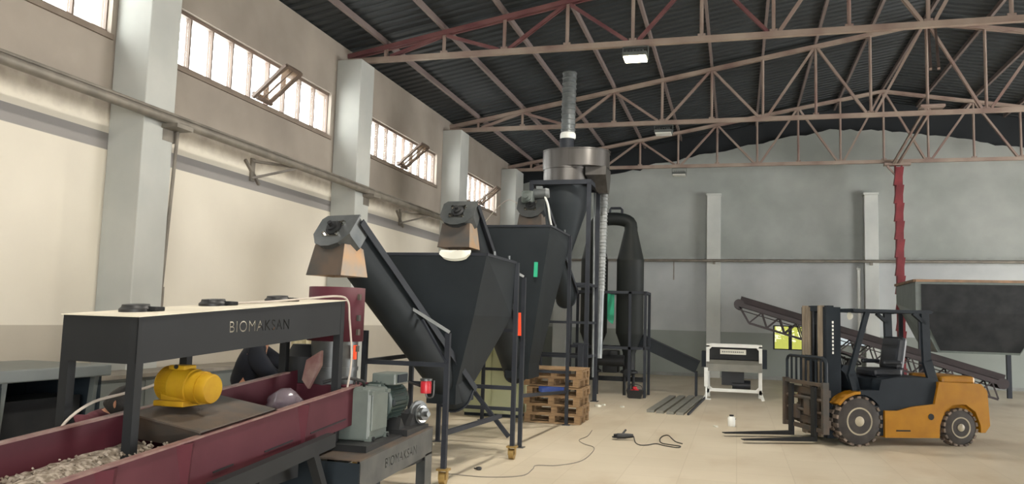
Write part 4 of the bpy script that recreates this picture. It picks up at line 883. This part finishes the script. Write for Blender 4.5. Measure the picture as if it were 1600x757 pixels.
# leans forward over the trough, head behind the lettered panel, arm out to the right
person('person in a navy jacket leaning over the trough, head hidden behind the lettered panel', (-4.25, 6.5, 0), dict(
    pelvis=(-.06, -.04, .93), waist=(-.05, -.02, 1.05), chest=(0, 0, 1.22), neck=(.07, .05, 1.4), skull=(.12, .09, 1.5),
    shl=(-.08, .16, 1.3), shr=(.1, -.17, 1.28), ell=(.12, .34, 1.14), elr=(.24, -.05, 1.06), lwr=(.33, .5, 1.17), rwr=(.36, .18, 1.08),
    hl=(-.1, .05, .86), hr=(.0, -.12, .86), kl=(-.08, .06, .48), kr=(.03, -.12, .48), al=(-.12, .05, .09), ar=(-.02, -.15, .09), tl=(.0, .12, .035), tr=(.1, -.08, .035)), [JK, TR, SHO], (.65, .6, -.35))
JK2 = ('shirt', 'maroon_cloth')+JK[2:]
person('crouching dark-haired person in a dark red shirt behind the near end of the trough', (-4.22, 4.72, 0), dict(
    pelvis=(-.16, -.02, .42), waist=(-.13, -.01, .55), chest=(-.04, 0, .76), neck=(.03, .02, .92), skull=(.09, .03, 1.0),
    shl=(-.08, .18, .84), shr=(-.0, -.17, .84), ell=(.1, .26, .66), elr=(.16, -.22, .66), lwr=(.32, .18, .72), rwr=(.36, -.1, .72),
    hl=(-.15, .09, .38), hr=(-.13, -.12, .38), kl=(.18, .17, .52), kr=(.2, -.16, .52), al=(.02, .14, .09), ar=(.03, -.13, .09), tl=(.15, .15, .035), tr=(.16, -.14, .035)), [JK2, TR, SHO], (.8, .1, -.6))
# pale strip cloth hanging behind the person
mb = MB(); q = Vector((-5.2, 8.9, .75)); n = 40; rowsc = [[(q.x+.9*k/n-.1, q.y+.03*math.sin(k*1.7), z) for k in range(n+1)] for z in (0.0, 1.42)]
mb.loft(rowsc, cap=False, closed=False); o = solo(mb, 'hanging_cloth', 'curtain', 'pleated cream cloth hanging behind the navy-jacketed person', 'cloth', (q.x, q.y, 0)); o.modifiers.new('s', 'SOLIDIFY').thickness = .006

# dark machine and low cabinet by the wall
t = thing('control_cabinet', 'dark open-fronted cabinet with a grey top at the left, behind the trough', 'cabinet', (-5.35, 5.2, 0)); off = t.location
mb = MB(off); mb.b2(-5.7, -4.95, 4.5, 4.53, 0, 1.1); mb.b2(-5.7, -5.67, 4.5, 5.45, 0, 1.1); mb.b2(-5.7, -4.95, 5.42, 5.45, 0, 1.1); mb.b2(-5.7, -4.95, 4.5, 5.45, .1, .13); mb.b2(-5.66, -5.0, 4.55, 5.4, .5, .53); mb.build('body', 'dark', t)
mb = MB(off); mb.b2(-5.76, -4.9, 4.42, 5.5, 1.1, 1.19, .01); mb.build('top', 'grey', t)
for y in (4.55, 5.4): mb = MB(off); mb.bar((-4.97, y, 1.1), (-5.05, y, .1), .045); mb.build('front_post', 'grey', t)
mb = MB(off); mb.b2(-5.4, -5.05, 4.6, 5.35, .53, .95); mb.tube((-5.2, 4.7, .3), (-5.2, 5.3, .3), .16, n=18); mb.build('inner_unit', 'darkmetal', t)
t = thing('low_cabinet', 'long low grey cabinet standing along the left wall', 'cabinet', (-6.5, 7.6, 0)); off = t.location
mb = MB(off); mb.b2(-6.8, -6.3, 6.2, 9.9, 0, .9); mb.build('body', 'grey', t)
mb = MB(off); mb.b2(-6.82, -6.26, 6.15, 9.95, .9, .94); mb.build('worktop', 'pipe', t)
for y in (7.1, 8.0, 8.9):
    mb = MB(off); mb.b2(-6.3, -6.29, y-.42, y+.42, .06, .86); d = mb.build('door', 'grey', t); mb = MB(off); mb.b2(-6.29, -6.27, y+.32, y+.34, .4, .55); mb.build('handle', 'darkmetal', d)

# ------------------------------------------------------------------ pallets
def pallet(label, x, y, z, rz, w=.92, d=.78):
    t = thing('wooden_pallet', label, 'pallet', (x, y, z), rz, 'wooden pallets stacked behind the hopper stand')
    for k in range(5):
        mb = MB(); yy = -d/2+.05+(d-.1)*k/4; mb.box((0, yy, .132), (w, .11, .022)); mb.build('deck_board', 'wood', t)
    for k in range(3):
        mb = MB(); xx = -w/2+.05+(w-.1)*k/2; mb.box((xx, 0, .109), (.1, d, .022)); mb.build('stringer_board', 'wood', t)
        for j in range(3):
            mb = MB(); mb.box((xx, -d/2+.06+(d-.12)*j/2, .06), (.1, .12, .076)); mb.build('block', 'wood', t)
    for k in range(3):
        mb = MB(); yy = -d/2+.06+(d-.12)*k/2; mb.box((0, yy, .011), (w, .12, .022)); mb.build('bottom_board', 'wood', t)
    return t
for i, (dx, dy, rz, w_) in enumerate([('lowest wooden pallet of the stack, on the floor', .0, .0, 0), ('second wooden pallet from the floor in the stack', .015, .02, .03), ('third wooden pallet from the floor in the stack', -.01, -.01, -.02), ('wooden pallet with the blue tarpaulin on it, fourth from the floor', .02, .01, .015), ('second wooden pallet from the top of the stack', -.02, .03, -.04), ('topmost wooden pallet of the stack', .01, .0, .02)]):
    pallet(dx, -2.86+dy, 13.22+rz, .1431*i+(.011 if i > 3 else 0), w_)
mb = MB(); q = Vector((-2.86, 12.86, .1431*4)); rings = []
for i in range(12):
    u = i/11; x = q.x-.22+.42*u; hh = .011; rings.append([(x, q.y+.3, q.z+.001), (x, q.y+.3, q.z+.0105), (x, q.y-.05, q.z+.0105), (x, q.y-.075-.01*math.sin(9*u), q.z-.02), (x, q.y-.08-.015*math.sin(14*u), q.z-.06-.03*math.sin(PI*u)-.012*math.sin(11*u)), (x, q.y-.07-.015*math.sin(14*u), q.z-.06-.03*math.sin(PI*u)), (x, q.y-.055, q.z+.001)])
mb.loft(rings); solo(mb, 'tarpaulin', 'blue', 'folded blue tarpaulin squeezed between the stacked pallets', 'tarpaulin', tuple(q), smooth=True)

t = thing('steel_cabinet', 'pale green cabinet with a round handwheel standing behind the near hopper', 'cabinet', (-3.95, 13.4, 0)); off = t.location
mb = MB(off); mb.b2(-4.5, -3.5, 13.2, 13.8, .05, 1.72, .01); mb.build('body', 'greenpale', t)
mb = MB(off); mb.b2(-4.48, -3.52, 13.22, 13.78, 0, .05); mb.build('plinth', 'dark', t)
mb = MB(off); mb.b2(-4.46, -4.01, 13.185, 13.2, .1, 1.66); mb.b2(-3.99, -3.54, 13.185, 13.2, .1, 1.66); d = mb.build('door', 'greenpale', t)
mb = MB(off); q = atY(800, 533, 13.1); mb.lathe((-3.62, 13.185, 1.23), (0, -1, 0), [(.03, 0), (.03, .05), (.08, .05), (.08, .07), (.02, .075)], 20); mb.build('handwheel', 'darkmetal', d)

# ------------------------------------------------------------------ separator machine with white frame
t = thing('separator', 'low machine in a white tubular frame with a dark panel and name plate', 'machine', (-.06, 18.95, 0)); off = t.location
sx0, sx1, sy = -.63, .51, 18.87
mb = MB(off)
for x in (sx0, sx1):
    s = 1 if x == sx0 else -1
    mb.box((x, sy, .66), (.07, .07, 1.06)); mb.box((x, sy+.6, .6), (.07, .07, 1.2))
mb.box(((sx0+sx1)/2, sy, 1.19), (sx1-sx0+.07, .07, .07)); mb.box(((sx0+sx1)/2, sy+.6, 1.19), (sx1-sx0+.07, .07, .07))
for x in (sx0, sx1): mb.box((x, sy+.3, 1.19), (.07, .6, .07))
mb.box(((sx0+sx1)/2, sy, .2), (sx1-sx0, .06, .07))
for x, s in ((sx0, 1), (sx1, -1)):
    mb.bar((x+s*.02, sy, .22), (x-s*.06, sy, 0), .07); mb.bar((x, sy, 1.1), (x+s*.09, sy, 1.19), .05); mb.bar((x+s*.0, sy, .3), (x+s*.1, sy, .2), .05)
mb.build('frame', 'white', t)
mb = MB(off); mb.b2(sx0+.035, sx1-.035, sy+.02, sy+.5, .88, 1.15, .01); mb.build('dark_panel', 'darkmetal', t)
mb = MB(off); mb.b2(-.36, .2, sy+.005, sy+.02, 1.0, 1.11); pl = mb.build('name_plate', 'offwhite', t)
mb = MB(off)
for k in range(12): mb.b2(-.32+.04*k, -.295+.04*k, sy+.002, sy+.006, 1.04, 1.07)
mb.build('plate_marks', 'grey', pl)
mb = MB(off); mb.prism([(sx0-.03, sy-.09, .62), (sx0-.03, sy-.09, .78), (sx0-.03, sy+.02, .87), (sx0-.03, sy+.5, .87), (sx0-.03, sy+.5, .62)], (sx1-sx0+.06, 0, 0)); mb.build('tray', 'profile', t)
mb = MB(off); mb.b2(sx0+.3, sx1-.35, sy+.2, sy+.5, .3, .62); mb.tube((-.1, sy+.3, .3), (.3, sy+.3, .3), .12, n=18); mb.build('drive_unit', 'seat', t)
mb = MB(off); mb.b2(sx1+.04, sx1+.14, sy+.05, sy+.5, .7, 1.12); mb.b2(sx0-.14, sx0-.04, sy+.05, sy+.5, .7, 1.05); mb.build('side_housing', 'fgrey', t)
mb = MB(); q = atY(1103, 605, 18.6); q.z = 0; mb.b2(q.x-.04, q.x+.04, 18.6, 18.68, .28, .7); mb.tube((q.x, 18.64, 0), (q.x, 18.64, .3), .02, n=8); mb.box((q.x, 18.64, .01), (.2, .2, .02)); solo(mb, 'sensor_post', 'white', 'slim white box on a short post left of the separator', 'post', tuple(q))

# ------------------------------------------------------------------ things on the floor
t = thing('basket', 'black plastic basket holding red parts on the floor by the drying columns', 'basket', (-2.15, 17.95, 0)); off = t.location
mb = MB(off); mb.loft([[(-2.15+a*.13, 17.95+b*.11, .0) for a, b in ((-1, -1), (1, -1), (1, 1), (-1, 1))], [(-2.15+a*.18, 17.95+b*.15, .18) for a, b in ((-1, -1), (1, -1), (1, 1), (-1, 1))]], cap=False); mb.poly([(-2.15+a*.13, 17.95+b*.11, .004) for a, b in ((-1, -1), (1, -1), (1, 1), (-1, 1))]); o = mb.build('tub', 'black', t); o.modifiers.new('s', 'SOLIDIFY').thickness = .008
mb = MB(off); mb.path(crv([(-2.32, 17.95, .18), (-2.28, 17.95, .27), (-2.15, 17.95, .3), (-2.02, 17.95, .27), (-1.98, 17.95, .18)]), .01, 6); mb.build('handle', 'black', t)
for i, (dx, dy, dz, lab) in enumerate(((-.06, 0, .13, 'red part at the left in the black basket'), (.05, -.02, .14, 'red part at the right in the black basket'), (0, .04, .2, 'red part lying uppermost in the black basket'))):
    mb = MB(); q = Vector((-2.15+dx, 17.95+dy, dz)); mb.lathe(q-Vector((.05, 0, 0)), (1, .3, .2), [(.03, 0), (.045, .01), (.045, .07), (.03, .09)], 14); solo(mb, 'red_part', 'redplastic', lab, 'part', tuple(q), 'red parts in the basket', True)
labs = ['leftmost flat steel profile of the row on the floor', 'second flat steel profile from the left in the floor row', 'third flat steel profile from the left in the floor row', 'widest right-hand flat steel profile of the floor row']
for i, (pn, pf) in enumerate((((1016, 643), (1051, 620)), ((1031, 644.5), (1066, 620)), ((1047, 646), (1081, 620)), ((1062, 647), (1095, 620)))):
    a_, b_ = onfloor(*pn, .025), onfloor(*pf, .025); mb = MB(); mb.bar(a_, b_, .135, .05); mb2 = solo(mb, 'steel_profile', 'profile', labs[i], 'steel profile', tuple(a_), 'steel profiles laid out on the floor')
a_, b_ = onfloor(1075, 648, .02), onfloor(1103, 621, .02); mb = MB(); mb.bar(a_, b_, .035, .035); solo(mb, 'steel_profile', 'frame_dark', 'thin dark steel profile at the right end of the floor row', 'steel profile', tuple(a_), 'steel profiles laid out on the floor')

gp = onfloor(974, 688, 0); t = thing('angle_grinder', 'small dark power tool lying on the open floor with its cord', 'tool', tuple(gp)); off = t.location
mb = MB(off); mb.lathe(gp+Vector((-.1, -.02, .05)), (1, .2, .05), [(.03, 0), (.038, .02), (.038, .12), (.03, .2), (.024, .24)], 14); mb.build('body', 'black', t, True)
mb = MB(off); mb.lathe(gp+Vector((-.1, -.02, .075)), (0, .1, -1), [(.035, 0), (.035, .03), (.06, .035), (.06, .042)], 16); mb.build('guard', 'darkmetal', t, True)
mb = MB(off); mb.tube(gp+Vector((-.03, 0, .06)), gp+Vector((.02, .09, .13)), .014, n=8); mb.build('side_handle', 'black', t)
mb = MB(off); pts = [gp+Vector((.14, .03, .055))]+[onfloor(x, y, .006) for x, y in ((993, 692), (1000, 696), (1012, 696), (1025, 694), (1038, 697), (1058, 700), (1063, 698), (1050, 696), (1034, 693), (1031, 687), (1036, 682), (1044, 681), (1050, 686), (1056, 691), (1066, 694))]
mb.path(crv(pts), .008, 6); mb.build('cord', 'black', t)
mb = MB(); pts = [onfloor(x, y, .005) for x, y in ((700, 741), (760, 746), (815, 744), (832, 734), (838, 728), (870, 728), (905, 722), (922, 711), (928, 700), (912, 694), (905, 688), (918, 682), (925, 673))]
mb.path(crv(pts), .005, 6); solo(mb, 'floor_wire', 'pipe', 'thin grey wire snaking over the floor from the hopper feet', 'wire', tuple(pts[4]))
q = onfloor(748, 735, 0); mb = MB(); mb.lathe(q, (0, 0, 1), [(.025, 0), (.032, .01), (.03, .03), (.012, .035)], 14); mb.tube(q+Vector((-.03, 0, .012)), q+Vector((-.055, .01, .012)), .008, n=8); solo(mb, 'rubber_stopper', 'black', 'small black knob lying on the floor between the hopper feet', 'knob', tuple(q))
q = onfloor(1143, 667, 0); t = thing('canister', 'small white canister with a dark cap standing on the floor by the fork tips', 'canister', tuple(q)); off = t.location
mb = MB(off); mb.lathe(q, (0, 0, 1), [(.055, 0), (.06, .01), (.06, .14), (.045, .16), (.03, .165)], 20); mb.build('bottle', 'white', t, True); mb = MB(off); mb.lathe(q+Vector((.0, 0, .165)), (0, 0, 1), [(.035, 0), (.035, .025)], 16); mb.tube(q+Vector((.02, 0, .16)), q+Vector((.065, 0, .12)), .01, n=8); mb.build('cap', 'black', t)
for i, (x, y, lab) in enumerate(((934, 636, 'white crumpled scrap on the floor beside the pallet stack'), (943, 634, 'second small white scrap just right of the larger one by the pallets'), (972, 637, 'tiny pale scrap on the floor between the pallets and the steel profiles'), (1118, 668, 'pale scrap on the floor left of the white canister'))):
    q = onfloor(x, y, 0); mb = MB(); s = .07 if i == 0 else .045
    mb.loft([[(q.x+math.cos(k)*s*random.uniform(.6, 1.1), q.y+math.sin(k)*s*random.uniform(.6, 1.1), z*s*.7) for k in range(6)] for z in (0, .5, .8)]); solo(mb, 'paper_scrap', 'offwhite', lab, 'scrap', tuple(q), 'scraps on the floor')

# ------------------------------------------------------------------ belt conveyor
t = thing('belt_conveyor', 'long dark lattice-framed belt conveyor rising to the left behind the forklift', 'conveyor', (2.5, 20.3, 0)); off = t.location
c0 = Vector((.05, 20.0, 2.16)); c1 = Vector((5.6, 20.0, .55)); ca = (c1-c0).normalized(); cn = Vector((-ca.z, 0, ca.x)); cn = cn if cn.z > 0 else -cn; CW = .6
mb = MB(off)
for dy in (0, CW):
    yv = Vector((0, dy, 0)); mb.bar(c0+yv, c1+yv, .05, .1); mb.bar(c0+yv-cn*.36+ca*.35, c1+yv-cn*.36, .045, .05); mb.bar(c0+yv-cn*.02, c0+yv-cn*.36+ca*.35, .04)
mb.build('side_frame', 'conv', t)
L_ = (c1-c0).length; n = 13
for dy in (0, CW):
    for k in range(n):
        mb = MB(off); s0_ = .35+(L_-.35)*k/n; s1_ = .35+(L_-.35)*(k+.5)/n; s2_ = .35+(L_-.35)*(k+1)/n; yv = Vector((0, dy, 0))
        mb.bar(c0+ca*s0_-cn*.35+yv, c0+ca*s1_-cn*.03+yv, .03); mb.bar(c0+ca*s1_-cn*.03+yv, c0+ca*s2_-cn*.35+yv, .03); mb.build('lattice_bar', 'conv', t)
mb = MB(off); mb.bar(c0+Vector((0, CW/2, 0))+cn*.1, c1+Vector((0, CW/2, 0))+cn*.1, CW-.06, .015, up=cn)
mb.bar(c0+Vector((0, -.0, 0))+cn*.13, c1+Vector((0, 0, 0))+cn*.13, .03, .14, up=cn); mb.bar(c0+Vector((0, CW, 0))+cn*.13, c1+Vector((0, CW, 0))+cn*.13, .03, .14, up=cn); mb.bar(c0+Vector((0, CW/2, 0))-cn*.12, c1+Vector((0, CW/2, 0))-cn*.12, CW-.1, .012, up=cn); mb.build('belt', 'belt', t)
for p_ in (c0, c1):
    mb = MB(off); mb.tube(p_+Vector((0, -.02, 0)), p_+Vector((0, CW+.02, 0)), .12, n=20); mb.build('drum', 'conv', t, True)
for s in (1.8, 4.2):
    for dy in (0, CW):
        p_ = c0+ca*s-cn*.36+Vector((0, dy, 0)); mb = MB(off); mb.bar(p_, (p_.x+.1, p_.y, 0), .06); mb.build('leg', 'conv', t)
t = thing('intake_bin', 'large dark steel bin with rusty rim beside the red column', 'bin', (5.3, 22, 0)); off = t.location
X0, X1, Y0, Y1 = 4.09, 6.8, 21.0, 23.4
mb = MB(off); mb.loft([[(X0, Y0, 2.82), (X1, Y0, 2.82), (X1, Y1, 2.82), (X0, Y1, 2.82)], [(X0, Y0, 2.1), (X1, Y0, 2.1), (X1, Y1, 2.35), (X0, Y1, 2.35)], [(X0+.5, Y0+.2, 1.15), (X1-.5, Y0+.2, 1.15), (X1-.5, Y1-.5, 1.15), (X0+.5, Y1-.5, 1.15)]], cap=False); o = mb.build('shell', 'gear', t); o.modifiers.new('s', 'SOLIDIFY').thickness = .02
mb = MB(off); mb.loft([[(X0+.12, Y0-.03, 2.76), (X1, Y0-.03, 2.76), (X1, Y0-.025, 2.76), (X0+.12, Y0-.025, 2.76)], [(X0+.12, Y0-.03, 2.1), (X1, Y0-.03, 2.1), (X1, Y0-.025, 2.1), (X0+.12, Y0-.025, 2.1)], [(X0+.55, Y0+.17, 1.2), (X1-.5, Y0+.17, 1.2), (X1-.5, Y0+.175, 1.2), (X0+.55, Y0+.175, 1.2)]]); mb.build('front_plate', 'darkmetal', t)
mb = MB(off)
for a_, b_ in (((X0, Y0), (X1, Y0)), ((X0, Y0), (X0, Y1)), ((X0, Y1), (X1, Y1))): mb.bar((*a_, 2.84), (*b_, 2.84), .09, .06)
mb.build('rim', 'wood_top', t)
for x, y in ((X0+.1, Y0), (X1-.1, Y0), (X0+.1, Y1), (X1-.1, Y1)):
    mb = MB(off); mb.box((x, y+.02, 1.05), (.1, .1, 2.1)); mb.build('leg', 'frame_dark', t)

# ------------------------------------------------------------------ forklift (local axes: x forward, y to its left side = towards the camera)
PH = math.radians(204); cth, sth = math.cos(PH), math.sin(PH)
t = thing('forklift', 'yellow and dark grey forklift truck with lowered mast at the right', 'forklift', (1.65+sth*.53, 12.50-cth*.53, 0), PH)
fo = lambda mb, n, m, p=None, s=False: mb.build(n, m, p or t, s)
# chassis
def prof(pts, y0, y1): return ([(x, y0, z) for x, z in pts], (0, y1-y0, 0))
mb = MB(); mb.prism(*prof([(-.42, .12), (-.42, .5), (-.62, .5), (-.85, .56), (-1.2, .6), (-1.28, .92), (-1.95, .9), (-2.05, .8), (-2.08, .3), (-2.0, .2), (-1.93, .2), (-1.93, .3), (-1.85, .5), (-1.7, .6), (-1.5, .6), (-1.36, .5), (-1.28, .3), (-1.27, .12)], -.54, .54))
ch = fo(mb, 'yellow_chassis', 'fyellow')
mb = MB()
for sy in (-1, 1): mb.box((-.7, sy*.545, .22), (.22, .006, .02)); mb.tube((-1.14, sy*.538, .42), (-1.14, sy*.546, .42), .045, n=16)
fo(mb, 'chassis_marks', 'darkmetal', ch)
mb = MB(); mb.box((-1.65, 0, .62), (.7, .9, .55), None, .06); mb.box((-1.7, 0, .94), (.55, .8, .12), None, .04); fo(mb, 'counterweight', 'fyellow')
mb = MB(); mb.prism(*prof([(-.2, .14), (-.2, .45), (-.12, .62), (-.05, .7), (-.05, .78), (-.36, .78), (-.4, .93), (-.62, .97), (-1.26, .97), (-1.26, .58), (-.86, .54), (-.62, .48), (-.45, .48), (-.42, .14)], -.5, .5)); fo(mb, 'body_cowl', 'fgrey')
mb = MB(); mb.prism(*prof([(.32, .2), (.32, .62), (.0, .7), (-.18, .45), (-.18, .2)], -.33, .33)); fo(mb, 'front_frame', 'darkmetal')
mb = MB(); mb.prism(*prof([(-.02, .78), (-.16, .78), (-.06, 1.12), (.1, 1.12), (.14, 1.06), (.08, 1.0)], -.36, .36)); fo(mb, 'dashboard', 'fgrey')
# fenders
for sy in (-1, 1):
    mb = MB(); R1, R2 = .41, .37; pts = [(R1*math.cos(a), .36+R1*math.sin(a)) for a in [math.radians(35+14*k) for k in range(9)]]; inn = [(R2*math.cos(a), .36+R2*math.sin(a)) for a in [math.radians(35+14*k) for k in range(8, -1, -1)]]
    half = pts[:5]+[(R2*math.cos(math.radians(35+56)), .36+R2*math.sin(math.radians(35+56)))]+inn[5:]
    a_ = [(x, sy*.37, z) for x, z in half]; mb.prism(a_, (0, sy*.24, 0)); fo(mb, 'front_fender', 'fyellow')
    mb = MB(); half2 = pts[4:]+inn[:5]; mb.prism([(x, sy*.37, z) for x, z in half2], (0, sy*.22, 0)); fo(mb, 'wheel_arch', 'fgrey')
# wheels
def wheel(x, y, r, w, s):
    mb = MB(); c = Vector((x, y, r)); mb.lathe(c-Vector((0, w/2, 0)), (0, 1, 0), [(r*.55, 0), (r*.8, -.0), (r*.93, .02), (r*.95, .05), (r*.95, w-.05), (r*.93, w-.02), (r*.8, w), (r*.55, w)], 40); tr = fo(mb, 'tyre', 'rubber', None, True)
    mb = MB(); n_ = 18
    for k in range(n_):
        for h_ in (-1, 1):
            a = 2*PI*(k+(.5 if h_ > 0 else 0))/n_; d = Vector((math.cos(a), 0, math.sin(a))); mb.box(c+d*(r*.965)+Vector((0, h_*w*.26, 0)), (.03, w*.46, .055), Euler((0, -a, 0)))
    fo(mb, 'tread_lugs', 'rubber_dust', tr)
    mb = MB(); mb.lathe(c+Vector((0, s*w*.42, 0)), (0, s, 0), [(r*.56, 0), (r*.56, .02), (r*.5, .02), (r*.46, .005), (r*.22, .005), (r*.2, .02), (r*.12, .03)], 32); fo(mb, 'rim', 'rim', tr, True)
for sy in (-1, 1): wheel(0, sy*.47, .35, .24, sy); wheel(-1.62, sy*.44, .27, .18, sy)
def fs(mb, n, m, p=None, sm=False):
    bmesh.ops.translate(mb.bm, verts=mb.bm.verts, vec=(-.15, 0, 0)); [setattr(v.co, 'y', v.co.y*1.14) for v in mb.bm.verts if n in ('carriage', 'side_shift_frame', 'load_guard', 'guard_bar')]; return fo(mb, n, m, p, sm)
# mast: outer and inner channels
for sy in (-1, 1):
    mb = MB(); mb.box((.40, sy*.33, 1.02), (.22, .06, 1.88)); mb.box((.5, sy*.29, 1.02), (.03, .05, 1.88)); fs(mb, 'outer_mast_rail', 'fgrey')
    mb = MB(); mb.box((.49, sy*.225, 1.03), (.12, .085, 1.9)); mb.box((.5, sy*.15, 1.03), (.03, .03, 1.86)); fs(mb, 'inner_mast_rail', 'mast')
    mb = MB(); mb.tube((.36, sy*.17, .2), (.36, sy*.17, 1.7), .035, n=14); mb.tube((.36, sy*.17, 1.7), (.36, sy*.17, 1.9), .02, n=10); fs(mb, 'lift_cylinder', 'fgrey', None, True)
    mb = MB(); mb.path([(.46, sy*.12, 1.9), (.46, sy*.12, .5)], .015, 6); mb.path([(.42, sy*.08, 1.88), (.42, sy*.09, .6)], .012, 6); fs(mb, 'chain', 'darkmetal')
for z, w in ((1.94, .7), (.2, .7), (1.2, .6)):
    mb = MB(); mb.box((.44 if z != 1.2 else .5, 0, z), (.1, w, .08)); fs(mb, 'mast_crossbar', 'fgrey')
mb = MB(); 
for k in range(9): mb.b2(.40, .425, .359, .363, 1.28+.055*k, 1.315+.055*k)
o = fs(mb, 'mast_lettering', 'white')
for sy in (-1, 1):
    mb = MB(); mb.bar((.5, sy*.3, .95), (.2, sy*.28, .62), .06); fs(mb, 'tilt_cylinder', 'fgrey')
# carriage, load guard, side frame with forks
mb = MB(); mb.box((.6, 0, .72), (.06, 1.0, .1)); mb.box((.6, 0, .3), (.06, 1.0, .1)); mb.box((.6, .2, .5), (.05, .08, .5)); mb.box((.6, -.2, .5), (.05, .08, .5)); mb.box((.56, 0, .5), (.08, .36, .5)); fs(mb, 'carriage', 'rust')
mb = MB()
for sy in (-1, 1): mb.box((.66, sy*.5, .52), (.09, .05, .72)); 
mb.box((.67, 0, .84), (.05, 1.0, .05)); mb.box((.67, 0, .2), (.05, 1.0, .06)); mb.tube((.66, -.45, .62), (.66, .45, .62), .028, n=10); mb.tube((.66, -.45, .44), (.66, .45, .44), .022, n=10); mb.box((.66, .1, .5), (.07, .14, .22)); mb.box((.66, -.22, .4), (.07, .1, .2)); fs(mb, 'side_shift_frame', 'rust')
mb = MB(); mb.tube((.64, -.5, .8), (.64, -.5, 1.16), .022, n=8); mb.tube((.64, .5, .8), (.64, .5, 1.16), .022, n=8); mb.path([(.64, -.5, 1.15), (.64, -.47, 1.2), (.64, -.42, 1.22), (.64, .42, 1.22), (.64, .47, 1.2), (.64, .5, 1.15)], .022, 8); mb.box((.64, 0, .83), (.04, 1.0, .04))
fs(mb, 'load_guard', 'fgrey')
for k in range(7):
    mb = MB(); mb.box((.64, -.375+.125*k, 1.03), (.016, .035, .4)); fs(mb, 'guard_bar', 'fgrey')
for y in (-.33, .33):
    mb = MB(); mb.prism([(.68, y-.055, .8), (.72, y-.055, .8), (.72, y-.055, .09), (1.78, y-.055, .055), (1.78, y-.055, .045), (.68, y-.055, .035)], (0, .11, 0)); fs(mb, 'fork', 'darkmetal')
# overhead guard
mb = MB(); mb.prism(*prof([(.0, 1.9), (.02, 1.94), (-1.2, 1.95), (-1.26, 1.93), (-1.22, 1.9)], -.48, -.41)); mb.prism(*prof([(.0, 1.9), (.02, 1.94), (-1.2, 1.95), (-1.26, 1.93), (-1.22, 1.9)], .41, .48))
mb.box((-.02, 0, 1.92), (.06, .84, .05)); mb.box((-1.2, 0, 1.93), (.08, .84, .05))
for k in range(9): mb.box((-.12-.125*k, 0, 1.93), (.03, .84, .03))
fo(mb, 'overhead_guard', 'fgrey')
for sy in (-1, 1):
    mb = MB(); mb.bar((-.22, sy*.45, 1.9), (.06, sy*.45, .98), .05, .07); mb.bar((.06, sy*.45, 1.0), (-.02, sy*.45, .72), .05, .07); fo(mb, 'front_pillar', 'fgrey')
    mb = MB(); mb.bar((-1.13, sy*.45, 1.92), (-1.15, sy*.45, 1.2), .05, .12); mb.bar((-1.15, sy*.45, 1.22), (-1.25, sy*.45, .9), .05, .14); mb.bar((-.95, sy*.45, 1.9), (-1.13, sy*.45, 1.76), .05, .05); fo(mb, 'rear_pillar', 'fgrey')
    mb = MB(); mb.lathe((-.06, sy*.33, 1.84), (1, 0, -.1), [(.03, 0), (.05, .02), (.055, .05)], 14); wl = fo(mb, 'work_lamp', 'offwhite', None, True); 
# seat, steering wheel, tank
mb = MB(); mb.box((-.68, 0, 1.02), (.46, .5, .12), None, .04); mb.box((-.7, 0, .96), (.4, .46, .06)); mb.box((-.92, 0, 1.3), (.14, .46, .5), Euler((0, -.16, 0)), .05); mb.box((-.95, 0, 1.24), (.1, .36, .6), Euler((0, -.16, 0)), .04)
for sy in (-1, 1): mb.box((-.72, sy*.27, 1.17), (.3, .06, .06), None, .02)
fo(mb, 'seat', 'seat')
mb = MB(); c = Vector((-.22, 0, 1.2)); a_ = Vector((-.5, 0, .86)).normalized(); u1 = Vector((0, 1, 0)); u2 = a_.cross(u1); mb.path([c+u1*.16*math.cos(2*PI*k/24)+u2*.16*math.sin(2*PI*k/24) for k in range(25)], .014, 8); mb.bar(c-u1*.15, c+u1*.15, .02); mb.bar(c, c-a_*.35, .04); mb.ball(c+u1*.14+a_*.04, .025, n=8); fo(mb, 'steering_wheel', 'black')
mb = MB()
for k in range(3): mb.tube((-.3, -.22-.05*k, .95), (-.27, -.24-.05*k, 1.2), .008, n=6); mb.ball((-.27, -.24-.05*k, 1.21), .02, n=8)
fo(mb, 'control_lever', 'black')
